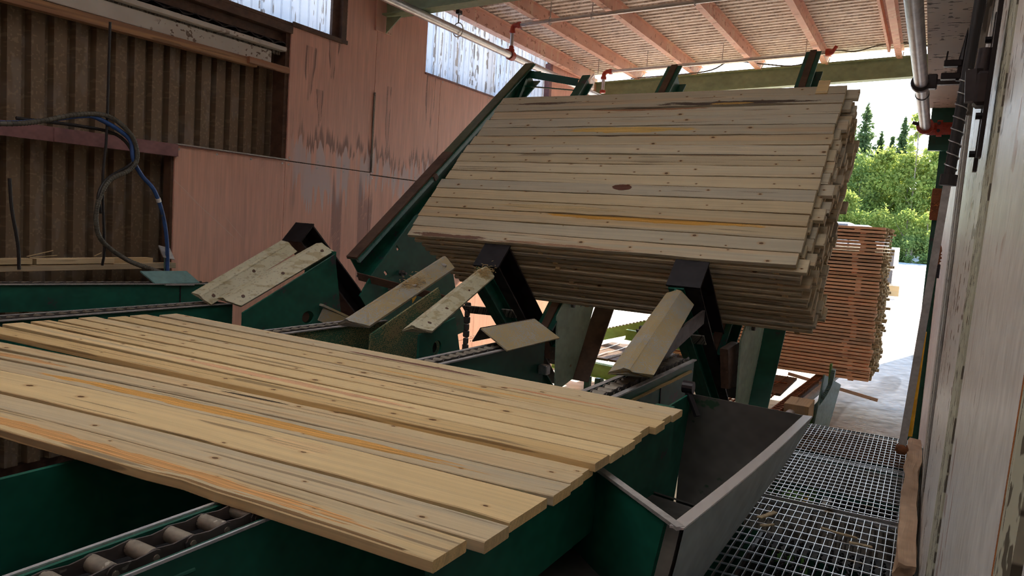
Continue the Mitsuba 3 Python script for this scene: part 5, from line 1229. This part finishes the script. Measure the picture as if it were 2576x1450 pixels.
def gz(x, y):
    return -1.53 + np.clip((y - 28) / 82, 0, 1) * 1.95 + np.clip((y - 112) / 10, 0, 1) * 1.7 + np.clip((y - 122) / 130, 0, 1) * 8
def broadleaf(x, y, h, r, n, label, seed, m='mat_leaf', sparse=False, group=None, base=0.25):
    g = np.random.default_rng(seed)
    z0 = gz(x, y)
    k = thing('tree' if h > 6 else 'bush', label, 'tree' if h > 6 else 'bush', group)
    nc = max(8, int(n / 60))
    cc = []
    for i in range(nc):
        t = g.uniform(base, 1.0)
        rad = r * (math.sin(math.pi * min(1, (t - base) / (1 - base) * 0.82 + 0.16)) ** 0.7) * math.sqrt(g.uniform(0.05, 1))
        an = g.uniform(0, 2 * math.pi)
        cc.append((x + rad * math.cos(an), y + rad * math.sin(an), z0 + h * t))
    cc = A(cc)
    c = cc[g.integers(0, nc, n)] + g.normal(0, r * (0.16 if not sparse else 0.10), (n, 3))
    c[:, 2] = np.maximum(c[:, 2], z0 + 0.1)
    part(k, 'foliage', leaves(c, n, 0.26 if h > 6 else 0.20, g), m)
    tr = [tube([(x, y, z0), (x + 0.1, y, z0 + h * 0.5), (x, y, z0 + h * 0.92)], [0.16, 0.10, 0.03], 6)]
    for q in cc[:10]:
        tr.append(tube([(x, y, max(z0 + 0.2, q[2] - abs(q[0] - x) - 0.8)), q], [0.05, 0.015], 4))
    part(k, 'trunk', cat(tr), 'mat_bark')
def spruce(x, y, h, r, label, seed, group=None, n=5200):
    g = np.random.default_rng(seed)
    z0 = gz(x, y)
    k = thing('spruce_tree', label, 'tree', group)
    t = 1 - np.sqrt(g.uniform(0, 1, n)) * 0.96
    an = np.floor(g.uniform(0, 14, n)) / 14 * 2 * math.pi + np.floor(t * 24) * 0.7 + g.normal(0, 0.10, n)
    rad = r * (1 - t) ** 0.8 * g.uniform(0.1, 1.0, n) * (0.75 + 0.25 * np.cos(t * 90))
    zz = z0 + 0.5 + (h - 0.5) * t - 0.35 * rad
    c = np.stack([x + rad * np.cos(an), y + rad * np.sin(an), zz], 1)
    part(k, 'foliage', leaves(c, n, 0.34, g), 'mat_needle')
    part(k, 'trunk', tube([(x, y, z0), (x, y, z0 + h)], [0.2, 0.02], 6), 'mat_bark')
spruce(-10.6, 128, 21.5, 5.25, 'tallest dark spruce on the skyline, left in the gap', 31)
spruce(-12.6, 130, 19.0, 4.50, 'dark spruce beside the tallest one, close to the pack edge', 32)
spruce(-8.4, 130, 17.0, 3.75, 'slim dark spruce right of the tallest one', 33)
spruce(-5.2, 127, 19.0, 4.25, 'pointed spruce in the middle of the skyline', 34)
spruce(-7.0, 134, 16.5, 3.50, 'small spruce low on the skyline between two taller ones', 36)
spruce(-0.4, 126, 19.0, 4.25, 'dark spruce behind the red pipe elbow', 35)
broadleaf(-2.9, 112, 20.5, 2.3, 1500, 'tall thin birch with sparse leaves, highest in the gap', 41, sparse=True, base=0.15)
broadleaf(-9.6, 116, 13.0, 3.4, 5200, 'broad pale leafy tree behind the pack edge', 42, 'mat_leaf_dark')
broadleaf(-6.6, 115, 13.5, 3.2, 5200, 'dense pale green tree before the middle spruce', 43, 'mat_leaf')
broadleaf(-3.6, 114, 13.2, 3.2, 5200, 'bright leafy tree at the foot of the thin birch', 44, 'mat_leaf')
broadleaf(-0.6, 113, 13.6, 3.4, 5200, 'leafy tree beside the grey post', 45, 'mat_leaf')
broadleaf(2.0, 113, 13.0, 3.2, 3800, 'leafy tree behind the grey post', 46, 'mat_leaf_dark')
broadleaf(-10.4, 104, 8.0, 2.3, 3200, 'bright yellow green young tree at the pack edge', 47)
broadleaf(-8.0, 103, 5.4, 2.0, 2600, 'bright green bush above the tall pack', 48)
broadleaf(-5.4, 102, 5.8, 2.2, 2600, 'bright bush left of the pale trunk', 49)
broadleaf(-2.8, 101, 5.6, 2.2, 2600, 'bright bush right of the pale trunk', 50)
broadleaf(-0.6, 100, 5.2, 2.0, 2600, 'bright bush by the grey post', 51)
broadleaf(-4.2, 98.5, 2.6, 1.6, 1500, 'low dark green bush on the bank', 52, 'mat_leaf_dark', base=0.05)
broadleaf(-2.0, 98, 2.7, 1.6, 1500, 'low dark green bush on the bank nearer the post', 53, 'mat_leaf_dark', base=0.05)
broadleaf(-0.2, 98, 2.5, 1.6, 1500, 'low dark green bush on the bank at the post', 54, 'mat_leaf_dark', base=0.05)
broadleaf(-6.6, 98.5, 2.6, 1.6, 1500, 'low dark green bush on the bank behind the bundles', 55, 'mat_leaf_dark', base=0.05)
for i, x in enumerate((-16, -21, -27, -34, -42, 7, 12)):
    broadleaf(x, 114 + (i % 3), 13, 3.6, 2000, 'leafy tree in the row along the far side of the yard', 60 + i, group='trees along the yard')
